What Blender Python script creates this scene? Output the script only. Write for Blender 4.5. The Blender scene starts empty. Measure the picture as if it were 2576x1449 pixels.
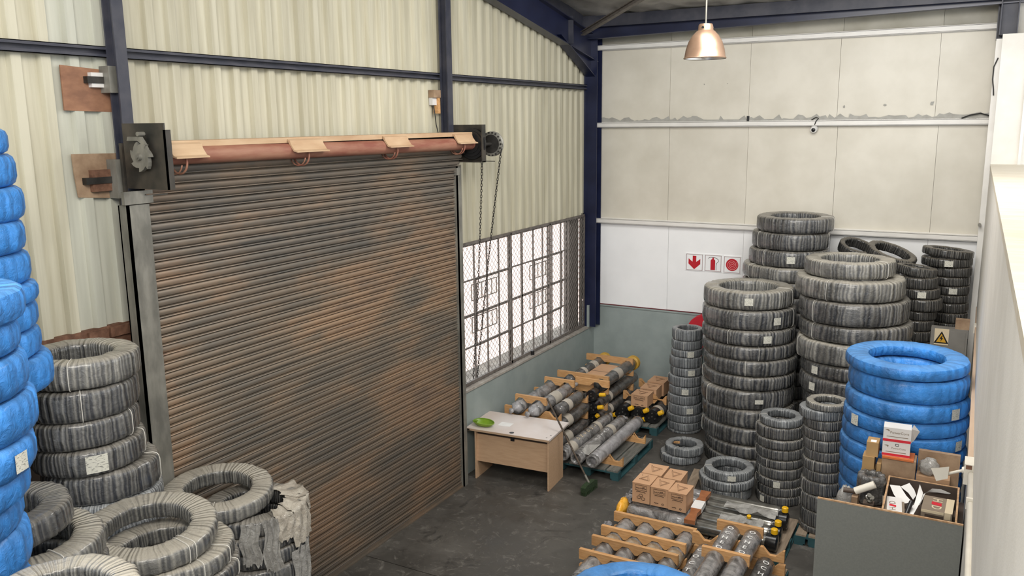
import bpy, math, random
from mathutils import Vector, Matrix
random.seed(7)
S = bpy.context.scene
COL = S.collection
PI = math.pi

# ------------------------------------------------------------------ camera
IW, IH, FPX, HC = 2576.0, 1449.0, 2135.8, 4.8          # focal length in pixels, eye height in metres
PIT, YAW, ROL = math.radians(11.058), math.radians(28.845), math.radians(-0.655)
FW = Vector((-math.sin(YAW)*math.cos(PIT), math.cos(YAW)*math.cos(PIT), -math.sin(PIT)))
R0 = Vector((math.cos(YAW), math.sin(YAW), 0)); U0 = R0.cross(FW)
RT = R0*math.cos(ROL)+U0*math.sin(ROL); UP = U0*math.cos(ROL)-R0*math.sin(ROL)
cam = bpy.data.cameras.new('camera'); cam.sensor_width = 36; cam.lens = 36*FPX/IW; cam.clip_start = .02; cam.clip_end = 300
co = bpy.data.objects.new('camera', cam); COL.objects.link(co)
m = Matrix((RT, UP, -FW)).transposed().to_4x4(); m.translation = (0, 0, HC); co.matrix_world = m
S.camera = co
EYE = Vector((0, 0, HC))

def ray(u, v): return RT*(u-IW/2)-UP*(v-IH/2)+FW*FPX
def on_z(u, v, z): d = ray(u, v); return EYE+d*((z-HC)/d.z)
def on_x(u, v, x): d = ray(u, v); return EYE+d*(x/d.x)
def on_y(u, v, y): d = ray(u, v); return EYE+d*(y/d.y)
def az(u, v): d = ray(u, v); return math.atan2(d.x, d.y)
def zat(x, y, v):
    lo, hi = -2., 9.
    for _ in range(40):
        z = (lo+hi)/2; d = Vector((x, y, z))-EYE
        if -d.dot(UP)/d.dot(FW)*FPX+IH/2 > v: lo = z
        else: hi = z
    return z

# ------------------------------------------------------------------ light
w = bpy.data.worlds.new('world'); S.world = w; w.use_nodes = True
bg = w.node_tree.nodes['Background']; bg.inputs['Color'].default_value = (.93, .97, 1, 1); bg.inputs['Strength'].default_value = 1.9
def area(name, loc, to, sx, sy, power, col):
    l = bpy.data.lights.new(name, 'AREA'); l.shape = 'RECTANGLE'; l.size = sx; l.size_y = sy; l.energy = power; l.color = col
    o = bpy.data.objects.new(name, l); COL.objects.link(o); o.location = loc
    o.rotation_euler = (Vector(to)-Vector(loc)).to_track_quat('-Z', 'Y').to_euler()
area('fill_light', (-.6, .6, 7.2), (-2.8, 10, .6), 4, 2.0, 420, (1, .94, .85))  # unseen lamp, added to fill in warm light from the viewer's side
area('fill_light', (-1.5, 8.4, 7.1), (-2.2, 10.4, 0), 3.2, 3.0, 370, (1, .975, .94))  # second added lamp, brightens the far end; no skylight is built there
sl_ = bpy.data.lights.new('sun', 'SUN'); sl_.energy = 2.4; sl_.angle = .02; so_ = bpy.data.objects.new('sun', sl_); COL.objects.link(so_)
so_.rotation_euler = Vector((-.25, -1, -1.5)).to_track_quat('-Z', 'Y').to_euler()
S.view_settings.view_transform = 'Standard'; S.view_settings.look = 'None'; S.view_settings.gamma = 1
S.view_settings.use_curve_mapping = False; S.view_settings.exposure = 0.0

# ------------------------------------------------------------------ materials
def nt(name):
    mt = bpy.data.materials.new(name); mt.use_nodes = True; t = mt.node_tree
    return mt, t, t.nodes['Principled BSDF']
def N(t, kind, **kw):
    n = t.nodes.new(kind)
    for k, v in kw.items():
        if hasattr(n, k): setattr(n, k, v)
        else: n.inputs[k].default_value = v
    return n
def c4(c): return (c[0], c[1], c[2], 1)
def ramp(t, fac, stops):
    r = t.nodes.new('ShaderNodeValToRGB'); e = r.color_ramp.elements
    e[0].position, e[0].color = stops[0][0], c4(stops[0][1]); e[1].position, e[1].color = stops[-1][0], c4(stops[-1][1])
    for p, c in stops[1:-1]: x = e.new(p); x.color = c4(c)
    t.links.new(fac, r.inputs[0]); return r.outputs[0]
def mixc(t, f, a, b, mode='MIX'):
    n = t.nodes.new('ShaderNodeMix'); n.data_type = 'RGBA'; n.blend_type = mode
    for s, v in ((n.inputs[0], f), (n.inputs[6], a), (n.inputs[7], b)):
        if hasattr(v, 'is_output'): t.links.new(v, s)
        elif isinstance(v, (int, float)): s.default_value = v
        else: s.default_value = c4(v)
    return n.outputs[2]
def bump(t, b, h, s, d=.01):
    n = t.nodes.new('ShaderNodeBump'); n.inputs['Strength'].default_value = s; n.inputs['Distance'].default_value = d
    t.links.new(h, n.inputs['Height']); t.links.new(n.outputs[0], b.inputs['Normal'])
def noise(t, vec, scale, detail=4, rough=.55, dist=0):
    n = N(t, 'ShaderNodeTexNoise', Scale=scale, Detail=detail, Roughness=rough, Distortion=dist)
    if vec is not None: t.links.new(vec, n.inputs['Vector'])
    return n.outputs['Fac']
def mapped(t, out, scale):
    n = t.nodes.new('ShaderNodeMapping'); n.inputs['Scale'].default_value = scale; t.links.new(out, n.inputs[0]); return n.outputs[0]
def pm(name, c1, c2=None, sc=6, rough=.6, metal=0, bs=0, bsc=40, stretch=(1, 1, 1), lo=.35, hi=.65, emit=0, rnd=0):
    mt, t, b = nt(name); co_ = t.nodes.new('ShaderNodeTexCoord').outputs['Object']; v = mapped(t, co_, stretch)
    b.inputs['Roughness'].default_value = rough; b.inputs['Metallic'].default_value = metal
    if c2 is not None:
        col = ramp(t, noise(t, v, sc), [(lo, c1), (hi, c2)])
    else:
        col = None; b.inputs['Base Color'].default_value = c4(c1)
    if rnd:
        oi = t.nodes.new('ShaderNodeObjectInfo').outputs['Random']
        r = ramp(t, oi, [(0, (1-rnd,)*3), (1, (1+rnd,)*3)]) ; col = mixc(t, 1., col if col else c1, r, 'MULTIPLY')
    if col is not None: t.links.new(col, b.inputs['Base Color'])
    if bs: bump(t, b, noise(t, v, bsc), bs)
    return mt
M = {}
M['dado'] = pm('dado_paint', (.27, .315, .305), (.32, .365, .355), 3, .55, bs=.05, bsc=60)
M['plaster'] = pm('plaster', (.70, .67, .61), (.78, .75, .69), 2.5, .7, bs=.15, bsc=90)
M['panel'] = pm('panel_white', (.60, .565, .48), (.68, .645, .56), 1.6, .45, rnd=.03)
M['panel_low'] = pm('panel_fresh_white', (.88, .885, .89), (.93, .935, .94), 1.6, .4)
M['panel_top'] = pm('panel_recess_shade', (.33, .31, .25), (.42, .40, .34), 2, .6, rnd=.12)  # shade of the recess above the top girt, put into the colour
M['girt_white'] = pm('girt_white', (.72, .70, .66), (.78, .76, .72), 4, .45)
M['torn'] = pm('torn_lining', (.32, .31, .28), (.40, .39, .36), 9, .8)
M['clad'] = pm('cladding', (.435, .405, .30), (.56, .53, .415), 2.0, .5, stretch=(6, 6, .35), bs=.03, bsc=30, rnd=.07)
M['clad2'] = pm('cladding_new', (.44, .44, .37), (.54, .54, .46), 2.0, .45, stretch=(6, 6, .35))
M['steel_blue'] = pm('dark_blue_steel', (.028, .031, .048), (.055, .055, .07), 5, .5, bs=.05)
M['blue_paint'] = pm('blue_paint', (.007, .010, .034), (.012, .017, .052), 3, .35)
M['rust'] = pm('rust', (.10, .045, .025), (.20, .10, .06), 14, .8, bs=.3)
M['oxide'] = pm('red_oxide', (.23, .075, .05), (.34, .17, .11), 5, .6, stretch=(1, .5, 3))
M['dust_sheet'] = pm('dusty_sheet', (.45, .29, .17), (.58, .42, .27), 5, .8, stretch=(1, .3, 1))
M['blackplate'] = pm('oily_black_plate', (.012, .012, .011), (.075, .062, .048), 4, .4, bs=.05, hi=.75)
M['galv'] = pm('galvanised', (.16, .155, .135), (.28, .27, .235), 9, .5, metal=.35, stretch=(1, 1, .4))
M['darkmetal'] = pm('dark_metal', (.03, .028, .025), (.06, .055, .05), 9, .5, metal=.5)
M['winsteel'] = pm('window_steel', (.10, .085, .075), (.17, .15, .135), 12, .55)
M['mesh'] = pm('mesh_wire', (.22, .20, .18), None, rough=.5)
M['sill'] = pm('sill_cement', (.28, .25, .22), (.42, .39, .35), 7, .8, bs=.2)
M['concrete'] = None
M['ply'] = pm('plywood', (.20, .095, .055), (.32, .16, .09), 5, .7, stretch=(1, 1, 2))
M['card'] = pm('cardboard', (.30, .18, .10), (.38, .24, .14), 3, .8, rnd=.06)
M['card_old'] = pm('old_cardboard', (.22, .14, .085), (.36, .25, .16), 6, .85, bs=.2, bsc=15)
M['carton'] = pm('carton', (.49, .285, .16), (.56, .335, .195), 3, .75, rnd=.05)
M['ink'] = pm('brown_ink', (.05, .028, .018), None, rough=.8)
M['ink_pale'] = pm('pale_ink', (.20, .12, .07), None, rough=.8)
M['tan'] = pm('tan_carton', (.33, .20, .08), (.40, .25, .11), 3, .7, rnd=.05)
M['white'] = pm('white_paint', (.75, .74, .71), None, rough=.45)
M['paper'] = pm('paper', (.78, .77, .75), (.72, .71, .69), 8, .7)
M['boxwhite'] = pm('white_card', (.60, .58, .56), (.66, .64, .62), 5, .6)
M['red'] = pm('red', (.55, .02, .035), None, rough=.4)
M['signred'] = pm('sign_red', (.50, .008, .02), None, rough=.4)
M['signgrey'] = pm('sign_border', (.40, .30, .30), None, rough=.5)
M['pinkline'] = pm('sign_pink', (.85, .40, .40), None, rough=.5)
M['yellow'] = pm('yellow_cap', (.75, .42, .01), None, rough=.4)
M['yellow_old'] = pm('ochre_cap', (.50, .28, .03), (.6, .36, .05), 9, .5)
M['orange'] = pm('orange_bag', (.72, .33, .02), (.85, .48, .08), 12, .25, bs=.3, bsc=25)
M['green'] = pm('green_plastic', (.15, .27, .015), (.23, .36, .03), 5, .35)
M['greenbristle'] = pm('dark_green_bristle', (.012, .028, .010), (.03, .055, .02), 60, .9, bs=.5, bsc=150)
M['stick'] = pm('dark_stick', (.045, .032, .022), (.11, .08, .055), 3, .6, stretch=(1, 1, 4))
M['desk'] = pm('beech_laminate', (.50, .325, .20), (.56, .375, .235), 5, .45, stretch=(1, 8, 8))
M['desktop'] = pm('desk_top_laminate', (.60, .50, .44), (.72, .67, .65), 1.1, .28)  # glare on the desk top is put into this whitened colour
M['deskedge'] = pm('desk_edge', (.46, .32, .21), None, rough=.5)
M['pine'] = pm('pine', (.50, .26, .10), (.62, .36, .165), 4, .55, stretch=(2, 12, 12), rnd=.12)
M['pinedark'] = pm('reddish_wood', (.27, .095, .035), (.36, .14, .055), 4, .5, stretch=(3, 3, 12))
M['teal'] = pm('teal_pallet_edge', (.012, .055, .065), (.025, .085, .095), 6, .7)
M['plank'] = pm('pallet_plank', (.10, .10, .088), (.19, .185, .165), 4, .8, stretch=(8, 1, 8), bs=.2, rnd=.12)
M['plankbrown'] = pm('worn_plank', (.20, .15, .105), (.30, .235, .17), 4, .8, stretch=(8, 1, 8), bs=.2)
M['black'] = pm('black_rubber', (.012, .012, .013), None, rough=.35)
M['blackpaint'] = pm('black_gloss', (.010, .010, .011), (.02, .02, .02), 9, .22)
M['chrome'] = pm('dirty_chrome', (.16, .155, .14), (.34, .33, .30), 5, .22, metal=.8)
M['bolt'] = pm('bolt_steel', (.45, .44, .42), None, rough=.3, metal=.9)
M['labelpaper'] = pm('cylinder_label', (.42, .38, .32), (.52, .47, .40), 9, .6)
M['graypanel'] = pm('grey_laminate', (.165, .17, .155), (.185, .19, .172), 60, .5)
M['chip'] = pm('chipboard_edge', (.33, .19, .09), (.52, .34, .20), 22, .8, bs=.2, bsc=60)
M['crate_in'] = pm('brown_board', (.055, .038, .028), (.085, .06, .045), 5, .6)
M['ivory'] = pm('ivory_plastic', (.62, .58, .50), (.68, .64, .56), 5, .45)
M['trunk'] = pm('tan_trunking', (.42, .30, .21), (.50, .37, .27), 4, .6, stretch=(1, .3, 1))
M['cable'] = pm('black_cable', (.012, .012, .012), None, rough=.5)
M['lampshade'] = pm('lamp_aluminium', (.30, .19, .125), (.40, .265, .185), 4, .34, metal=.6)
M['lampin'] = pm('lamp_reflector', (.75, .74, .72), None, rough=.25, metal=.6)
M['bulb'] = pm('bulb_glass', (.85, .84, .80), None, rough=.1)
M['foil'] = pm('roof_foil', (.30, .285, .26), (.58, .56, .52), 2.2, .4, metal=.25, bs=.6, bsc=5)
M['travertine'] = pm('ledge_stone', (.60, .53, .41), (.70, .64, .53), 3, .45, stretch=(1, 5, 1))
M['paving'] = pm('brick_paving', (.80, .58, .50), (.85, .65, .57), 3, .8)
M['yardwall'] = pm('yard_wall', (.85, .85, .84), None, rough=.8)
M['string'] = pm('white_tie', (.62, .60, .55), None, rough=.6)
M['greybox'] = pm('grey_enclosure', (.17, .16, .145), (.20, .19, .17), 6, .6)
M['pink'] = pm('pink_plastic', (.62, .33, .34), None, rough=.5)
M['signyellow'] = pm('warning_yellow', (.55, .30, .02), None, rough=.5)
M['cream'] = pm('cream', (.62, .52, .36), None, rough=.5)
M['taupe'] = pm('taupe_card', (.21, .165, .12), (.24, .19, .14), 5, .6)

def m_floor():
    mt, t, b = nt('worn_concrete'); v = t.nodes.new('ShaderNodeTexCoord').outputs['Object']
    a = ramp(t, noise(t, v, 1.1, 8, .68), [(.3, (.040, .037, .033)), (.5, (.066, .061, .054)), (.72, (.112, .104, .092))])
    s = ramp(t, noise(t, v, 5, 10, .75, 1.5), [(.54, (0, 0, 0)), (.74, (1, 1, 1))])
    col = mixc(t, s, a, (.19, .178, .158)); d = ramp(t, noise(t, v, 2.6, 6, .7, .8), [(.56, (0, 0, 0)), (.68, (1, 1, 1))])
    col = mixc(t, d, col, (.033, .031, .028))
    for an, sc_ in ((.5, (1.2, 26, 1)), (-.7, (1.0, 30, 1))):
        mp = t.nodes.new('ShaderNodeMapping'); mp.inputs['Rotation'].default_value = (0, 0, an); mp.inputs['Scale'].default_value = sc_; t.links.new(v, mp.inputs[0])
        k = ramp(t, noise(t, mp.outputs[0], 1.1, 3, .6, .4), [(.70, (0, 0, 0)), (.76, (.55,)*3)]); col = mixc(t, k, col, (.24, .225, .20))
    t.links.new(col, b.inputs['Base Color'])
    r = ramp(t, noise(t, v, 2.2, 6), [(.3, (.35,)*3), (.7, (.7,)*3)]); t.links.new(r, b.inputs['Roughness'])
    bump(t, b, noise(t, v, 40, 6), .12, .006); return mt
M['concrete'] = m_floor()
def m_slat():
    mt, t, b = nt('dusty_shutter'); p = t.nodes.new('ShaderNodeNewGeometry').outputs['Position']
    n = noise(t, mapped(t, p, (1, .55, 1.7)), 1.3, 5, .6)
    a = ramp(t, n, [(.36, (.13, .126, .115)), (.48, (.20, .165, .13)), (.60, (.34, .225, .145)), (.70, (.21, .155, .12))])
    f = noise(t, mapped(t, p, (1, .25, 12)), 3, 4); col = mixc(t, .35, a, ramp(t, f, [(.3, (.11, .10, .09)), (.7, (.33, .25, .18))]))
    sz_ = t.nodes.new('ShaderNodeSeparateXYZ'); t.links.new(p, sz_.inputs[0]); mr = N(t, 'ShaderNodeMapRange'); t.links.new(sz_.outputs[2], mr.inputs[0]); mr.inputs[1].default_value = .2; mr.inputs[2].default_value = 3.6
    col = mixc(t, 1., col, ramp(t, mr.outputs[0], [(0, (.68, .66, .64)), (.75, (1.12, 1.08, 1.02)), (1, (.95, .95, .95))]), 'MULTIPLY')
    x = ramp(t, noise(t, mapped(t, p, (1, .8, 2)), 2.3, 3), [(.70, (0, 0, 0)), (.80, (1, 1, 1))]); col = mixc(t, x, col, (.17, .062, .04))
    t.links.new(col, b.inputs['Base Color']); b.inputs['Roughness'].default_value = .48; b.inputs['Metallic'].default_value = .25; return mt
M['slat'] = m_slat()
def m_coil(name, dark, light, dust, dustamt, nst=58, thr=(.47, .56), rough=.28, coat=.5):
    """radial wrap of overlapping film strips (u = turn around the coil), dust settled on the top"""
    mt, t, b = nt(name); tc = t.nodes.new('ShaderNodeTexCoord'); uv = tc.outputs['UV']; ob = tc.outputs['Object']
    rn = t.nodes.new('ShaderNodeObjectInfo').outputs['Random']
    sep = t.nodes.new('ShaderNodeSeparateXYZ'); t.links.new(uv, sep.inputs[0])
    mu = N(t, 'ShaderNodeMath', operation='MULTIPLY_ADD'); t.links.new(sep.outputs[0], mu.inputs[0]); mu.inputs[1].default_value = nst
    r2 = N(t, 'ShaderNodeMath', operation='MULTIPLY'); t.links.new(rn, r2.inputs[0]); r2.inputs[1].default_value = 91.; t.links.new(r2.outputs[0], mu.inputs[2])
    wob = N(t, 'ShaderNodeMath', operation='MULTIPLY_ADD'); t.links.new(noise(t, ob, 5, 2), wob.inputs[0]); wob.inputs[1].default_value = 1.1; t.links.new(mu.outputs[0], wob.inputs[2])
    n1 = N(t, 'ShaderNodeTexNoise', noise_dimensions='1D', Scale=1.7, Detail=.2); t.links.new(wob.outputs[0], n1.inputs['W'])
    st = ramp(t, n1.outputs['Fac'], [(thr[0], (0, 0, 0)), (thr[1], (1, 1, 1))])
    col = mixc(t, st, dark, light)
    cl = ramp(t, noise(t, ob, 2.6, 4), [(.38, (.65,)*3), (.66, (1.7,)*3)]); col = mixc(t, 1., col, cl, 'MULTIPLY')
    ge = t.nodes.new('ShaderNodeNewGeometry'); sn = t.nodes.new('ShaderNodeSeparateXYZ'); t.links.new(ge.outputs['Normal'], sn.inputs[0])
    up = ramp(t, sn.outputs[2], [(.45, (0, 0, 0)), (.95, (dustamt,)*3)]); dn = mixc(t, 1., up, ramp(t, noise(t, ob, 4, 5), [(.25, (.55,)*3), (.6, (1,)*3)]), 'MULTIPLY')
    col = mixc(t, dn, col, dust); t.links.new(col, b.inputs['Base Color'])
    ro = mixc(t, dn, ramp(t, noise(t, ob, 9, 3), [(.3, (rough-.1,)*3), (.7, (rough+.22,)*3)]), (.85,)*3); t.links.new(ro, b.inputs['Roughness'])
    h = noise(t, ob, 22, 5, .65, .6); ad = N(t, 'ShaderNodeMath', operation='MULTIPLY_ADD'); t.links.new(n1.outputs['Fac'], ad.inputs[0]); ad.inputs[1].default_value = 2.; t.links.new(h, ad.inputs[2])
    bump(t, b, ad.outputs[0], .8, .014); b.inputs['Coat Weight'].default_value = coat; b.inputs['Coat Roughness'].default_value = .1; return mt
DUST = (.31, .285, .24)
M['coil'] = m_coil('black_hose_wrap', (.034, .036, .041), (.126, .124, .117), DUST, .6, 58, (.36, .66), .2)
M['coil_dusty'] = m_coil('dusty_hose_wrap', (.075, .076, .076), (.205, .20, .182), (.40, .37, .31), .9, 58, (.36, .66), .24)
M['coil_clear'] = m_coil('clear_hose_wrap', (.060, .066, .073), (.25, .262, .27), (.42, .43, .43), .6, 90, (.40, .62), .2)
M['coil_dark'] = m_coil('dark_hose_wrap', (.018, .018, .018), (.075, .072, .066), (.16, .14, .11), .8)
M['coil_blue'] = m_coil('blue_hose_wrap', (.026, .165, .465), (.031, .182, .50), (.10, .27, .55), .6, 26, (.1, .9), .42, .12)
def m_film(name, a, b_, alpha):
    mt, t, b = nt(name); v = t.nodes.new('ShaderNodeTexCoord').outputs['Object']
    t.links.new(ramp(t, noise(t, v, 7, 5, .6, 1), [(.35, a), (.65, b_)]), b.inputs['Base Color'])
    b.inputs['Roughness'].default_value = .16; b.inputs['Coat Weight'].default_value = .6; b.inputs['Coat Roughness'].default_value = .08; b.inputs['Alpha'].default_value = alpha; bump(t, b, noise(t, v, 26, 5, .65, 1.2), .8, .02); return mt
M['film'] = m_film('crumpled_film', (.30, .29, .27), (.52, .51, .48), .8)
M['filmcard'] = m_film('dusty_film', (.40, .36, .30), (.52, .48, .41), 1.)
M['wrapcyl'] = m_film('film_over_steel', (.065, .063, .062), (.33, .32, .315), 1.)
M['wrapdark'] = m_film('film_over_black', (.028, .028, .027), (.14, .135, .13), 1.)
M['wrapwhite'] = m_film('milky_film', (.24, .235, .24), (.44, .43, .44), 1.)
M['wraptan'] = m_film('film_over_tan', (.24, .18, .11), (.40, .33, .25), 1.)
def m_sticker():
    mt, t, b = nt('printed_sticker'); uv = t.nodes.new('ShaderNodeTexCoord').outputs['UV']
    n = noise(t, mapped(t, uv, (5, 14, 1)), 1., 1); x = ramp(t, n, [(.56, (.60, .59, .52)), (.63, (.22, .22, .20))])
    t.links.new(x, b.inputs['Base Color']); b.inputs['Roughness'].default_value = .5; return mt
M['sticker'] = m_sticker()
def m_glass():
    mt = bpy.data.materials.new('window_glass'); mt.use_nodes = True; t = mt.node_tree; t.nodes.clear()
    o = t.nodes.new('ShaderNodeOutputMaterial'); mx = t.nodes.new('ShaderNodeMixShader'); mx.inputs[0].default_value = .07
    a = t.nodes.new('ShaderNodeBsdfTransparent'); g = t.nodes.new('ShaderNodeBsdfGlossy'); g.inputs['Roughness'].default_value = .05
    t.links.new(a.outputs[0], mx.inputs[1]); t.links.new(g.outputs[0], mx.inputs[2]); t.links.new(mx.outputs[0], o.inputs[0]); return mt
M['glass'] = m_glass()

# ------------------------------------------------------------------ building helpers
ORG = {}
def tag(o, label=None, cat=None, group=None, kind=None):
    for k, v in (('label', label), ('category', cat), ('group', group), ('kind', kind)):
        if v: o[k] = v
    return o
def thing(name, loc, label=None, cat=None, group=None, kind=None):
    o = bpy.data.objects.new(name, None); COL.objects.link(o); o.location = loc; o.empty_display_size = .1; ORG[o.name] = Vector(loc)
    return tag(o, label, cat, group, kind)
class MB:
    def __init__(s): s.v = []; s.f = []; s.uv = None
    def add(s, vs, fs):
        n = len(s.v); s.v += [Vector(p) for p in vs]; s.f += [tuple(i+n for i in f) for f in fs]; return s
    def box(s, a, b, M4=None):
        x0, y0, z0 = (min(a[i], b[i]) for i in range(3)); x1, y1, z1 = (max(a[i], b[i]) for i in range(3))
        vs = [Vector(p) for p in ((x0,y0,z0),(x1,y0,z0),(x1,y1,z0),(x0,y1,z0),(x0,y0,z1),(x1,y0,z1),(x1,y1,z1),(x0,y1,z1))]
        if M4: vs = [M4@p for p in vs]
        return s.add(vs, ((0,3,2,1),(4,5,6,7),(0,1,5,4),(1,2,6,5),(2,3,7,6),(3,0,4,7)))
    def lathe(s, p0, axis, prof, seg=20, jit=0, closed=True):
        """prof: (distance along axis, radius)"""
        a = Vector(axis).normalized(); p0 = Vector(p0); e = a.orthogonal().normalized(); g = a.cross(e); n = len(prof); vs = []
        for d, r in prof:
            for i in range(seg):
                q = 2*PI*i/seg; rr = r*(1+random.uniform(-jit, jit)); vs.append(p0+a*d+(e*math.cos(q)+g*math.sin(q))*rr)
        fs = [(j*seg+i, j*seg+(i+1) % seg, (j+1)*seg+(i+1) % seg, (j+1)*seg+i) for j in range(n-1) for i in range(seg)]
        if closed: fs += [tuple(range(seg))[::-1], tuple((n-1)*seg+i for i in range(seg))]
        return s.add(vs, fs)
    def cyl(s, a, b, r, seg=14): a = Vector(a); b = Vector(b); return s.lathe(a, b-a, [(0, r), ((b-a).length, r)], seg)
    def tube(s, pts, r, seg=6, loop=False):
        pts = [Vector(p) for p in pts]; n = len(pts); vs = []; up = None
        for i, p in enumerate(pts):
            t = (pts[(i+1) % n] if (loop or i < n-1) else p)-(pts[i-1] if (loop or i > 0) else p)
            t.normalize(); up = t.orthogonal() if up is None else (up-t*up.dot(t)); up.normalize(); g = t.cross(up)
            vs += [p+(up*math.cos(2*PI*k/seg)+g*math.sin(2*PI*k/seg))*r for k in range(seg)]
        L = n if loop else n-1
        fs = [(j*seg+k, j*seg+(k+1) % seg, ((j+1) % n)*seg+(k+1) % seg, ((j+1) % n)*seg+k) for j in range(L) for k in range(seg)]
        if not loop: fs += [tuple(range(seg))[::-1], tuple((n-1)*seg+k for k in range(seg))]
        return s.add(vs, fs)
    def prism(s, poly, o, ex, ey, ez, th):
        """polygon in the (ex,ey) plane through o, extruded th along ez"""
        o, ex, ey, ez = map(Vector, (o, ex, ey, ez)); n = len(poly)
        a = [o+ex*x+ey*y for x, y in poly]; b = [p+ez*th for p in a]
        return s.add(a+b, [tuple(range(n))[::-1], tuple(range(n, 2*n))]+[(i, (i+1) % n, n+(i+1) % n, n+i) for i in range(n)])
    def build(s, name, mat, parent=None, smooth=False, label=None, cat=None, group=None, kind=None):
        if parent is not None: o0 = ORG[parent.name]
        else:
            xs = [p.x for p in s.v]; ys = [p.y for p in s.v]; o0 = Vector(((min(xs)+max(xs))/2, (min(ys)+max(ys))/2, min(p.z for p in s.v)))
        me = bpy.data.meshes.new(name); me.from_pydata([p-o0 for p in s.v], [], s.f); me.validate()
        me.materials.append(M[mat] if isinstance(mat, str) else mat)
        if s.uv:
            l = me.uv_layers.new(name='UVMap')
            for lp in me.loops: l.data[lp.index].uv = s.uv[lp.vertex_index]
        if smooth:
            for p in me.polygons: p.use_smooth = True
            if smooth != 'all': me.set_sharp_from_angle(angle=math.radians(38))
        me.update()
        return place(name, me, o0, parent, label, cat, group, kind)
def place(name, me, o0, parent=None, label=None, cat=None, group=None, kind=None):
    o = bpy.data.objects.new(name, me); COL.objects.link(o)
    if parent is not None: o.parent = parent; o.location = Vector(o0)-ORG[parent.name]
    else: o.location = o0
    ORG[o.name] = Vector(o0)
    return tag(o, label, cat, group, kind)
def share(src, name, delta, parent):
    """another piece with the same mesh, moved by delta"""
    o = bpy.data.objects.new(name, src.data); COL.objects.link(o); o.parent = parent; o.location = src.location+Vector(delta); ORG[o.name] = ORG[src.name]+Vector(delta); return o
def fix(b):
    return b
_TX = {}
def text(mb, s, o, ex, ey, size, thin=.0008, bold=.0):
    """flat lettering laid on a surface: o = centre, ex/ey = writing and up directions"""
    key = (s, bold)
    if key not in _TX:
        cu = bpy.data.curves.new('lettering', 'FONT'); cu.body = s; cu.size = 1; cu.align_x = 'CENTER'; cu.align_y = 'CENTER'; cu.offset = bold; cu.resolution_u = 3
        ob = bpy.data.objects.new('lettering', cu); COL.objects.link(ob); dg = bpy.context.evaluated_depsgraph_get(); dg.update()
        me = bpy.data.meshes.new_from_object(ob.evaluated_get(dg)); _TX[key] = ([v.co.copy() for v in me.vertices], [tuple(p.vertices) for p in me.polygons])
        bpy.data.objects.remove(ob); bpy.data.curves.remove(cu); bpy.data.meshes.remove(me)
    vs, fs = _TX[key]; o, ex, ey = map(Vector, (o, ex, ey)); n = ex.cross(ey).normalized()
    return mb.add([o+ex*(p.x*size)+ey*(p.y*size)+n*thin for p in vs], fs)
ORD = ['top', 'second', 'third', 'fourth', 'fifth', 'sixth', 'seventh', 'eighth', 'ninth', 'tenth', 'eleventh', 'twelfth', 'thirteenth', 'fourteenth', 'fifteenth',
       'sixteenth', 'seventeenth', 'eighteenth', 'nineteenth', 'twentieth', 'twenty-first', 'twenty-second', 'twenty-third', 'twenty-fourth', 'twenty-fifth', 'twenty-sixth', 'twenty-seventh',
       'twenty-eighth', 'twenty-ninth', 'thirtieth', 'thirty-first', 'thirty-second', 'thirty-third', 'thirty-fourth', 'thirty-fifth', 'thirty-sixth', 'thirty-seventh', 'thirty-eighth', 'thirty-ninth', 'fortieth']

# ------------------------------------------------------------------ main planes
XS = -5.80            # shutter curtain
XW = -5.92            # dado face of the left wall
XC = -6.06            # cladding
YB = on_x(1494, 821, XW).y   # back wall face
ZR = lambda y: 6.42+.178*(YB-y)    # underside of roof
def XR(y): return .10+.005*(13.2-y)  # right wall face

# ------------------------------------------------------------------ floor
fl = thing('floor', (-3, 6, 0), kind='structure')
yj = (on_z(923, 1395, 0).y+on_z(1084, 1449, 0).y)/2
for y0, y1 in ((-4.2, yj-.006), (yj+.006, YB+.02)):
    MB().box((-6.2, y0, -.12), (.5, y1, 0)).build('floor_slab', 'concrete', fl)
MB().box((-6.2, -4.2, -.16), (.5, YB, -.121)).build('joint_filler', 'black', fl)

# ------------------------------------------------------------------ left wall
wl = thing('wall_left', (XC, 6, 0), kind='structure')
PT = .222
Y_S0 = on_x(362, 507, XS).y; Y_S1 = on_x(1141, 500, XS).y     # shutter curtain ends
Z_WT = on_x(1156, 617, XC+.06).z; Z_WB = on_x(1170, 975, XC+.06).z
Y_W0 = on_x(1157, 640, XC+.06).y; Y_W1 = on_x(1466, 560, XC+.06).y
def sheet(y0, y1, zb, mat, dx=0):
    ys = []; y = y0
    while y < y1-1e-4:
        for a, d in ((0, 0), (.112, 0), (.126, .042), (.200, .042), (.2199, 0)):
            if y+a < y1-.001: ys.append((y+a, d))
        y += PT
    ys.append((y1, 0)); b = MB(); n = len(ys); zt = lambda q: ZR(q)+.02; zs = 6
    vs = []
    for k in range(zs+1):
        for (q, d) in ys: vs.append((XC+d+dx, q, zb+(zt(q)-zb)*k/zs))
    b.add(vs, [(k*n+i, k*n+i+1, (k+1)*n+i+1, (k+1)*n+i) for k in range(zs) for i in range(n-1)])
    return b.build('cladding_sheet', mat, wl, smooth=False)
y = -2.2; k = 0
while y < YB:
    y1 = min(y+4*PT, YB+.05)
    if y < Y_S0 < y1-.01: y1 = Y_S0
    if y < Y_S1+.1 < y1-.01: y1 = Y_S1+.1
    zb = 3.22 if y < Y_S0-.02 else (4.25 if y1 < Y_S1+.15 else Z_WT-.02)
    sheet(y, y1+.02, zb, 'clad2' if abs(y1-Y_S0) < .01 else 'clad', .004*(k % 2)); y = y1; k += 1
lo = 4.25
MB().box((XC-.30, Y_S1+.12, 0), (XW, YB+.02, Z_WB-.03)).build('dado', 'dado', wl)
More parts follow.
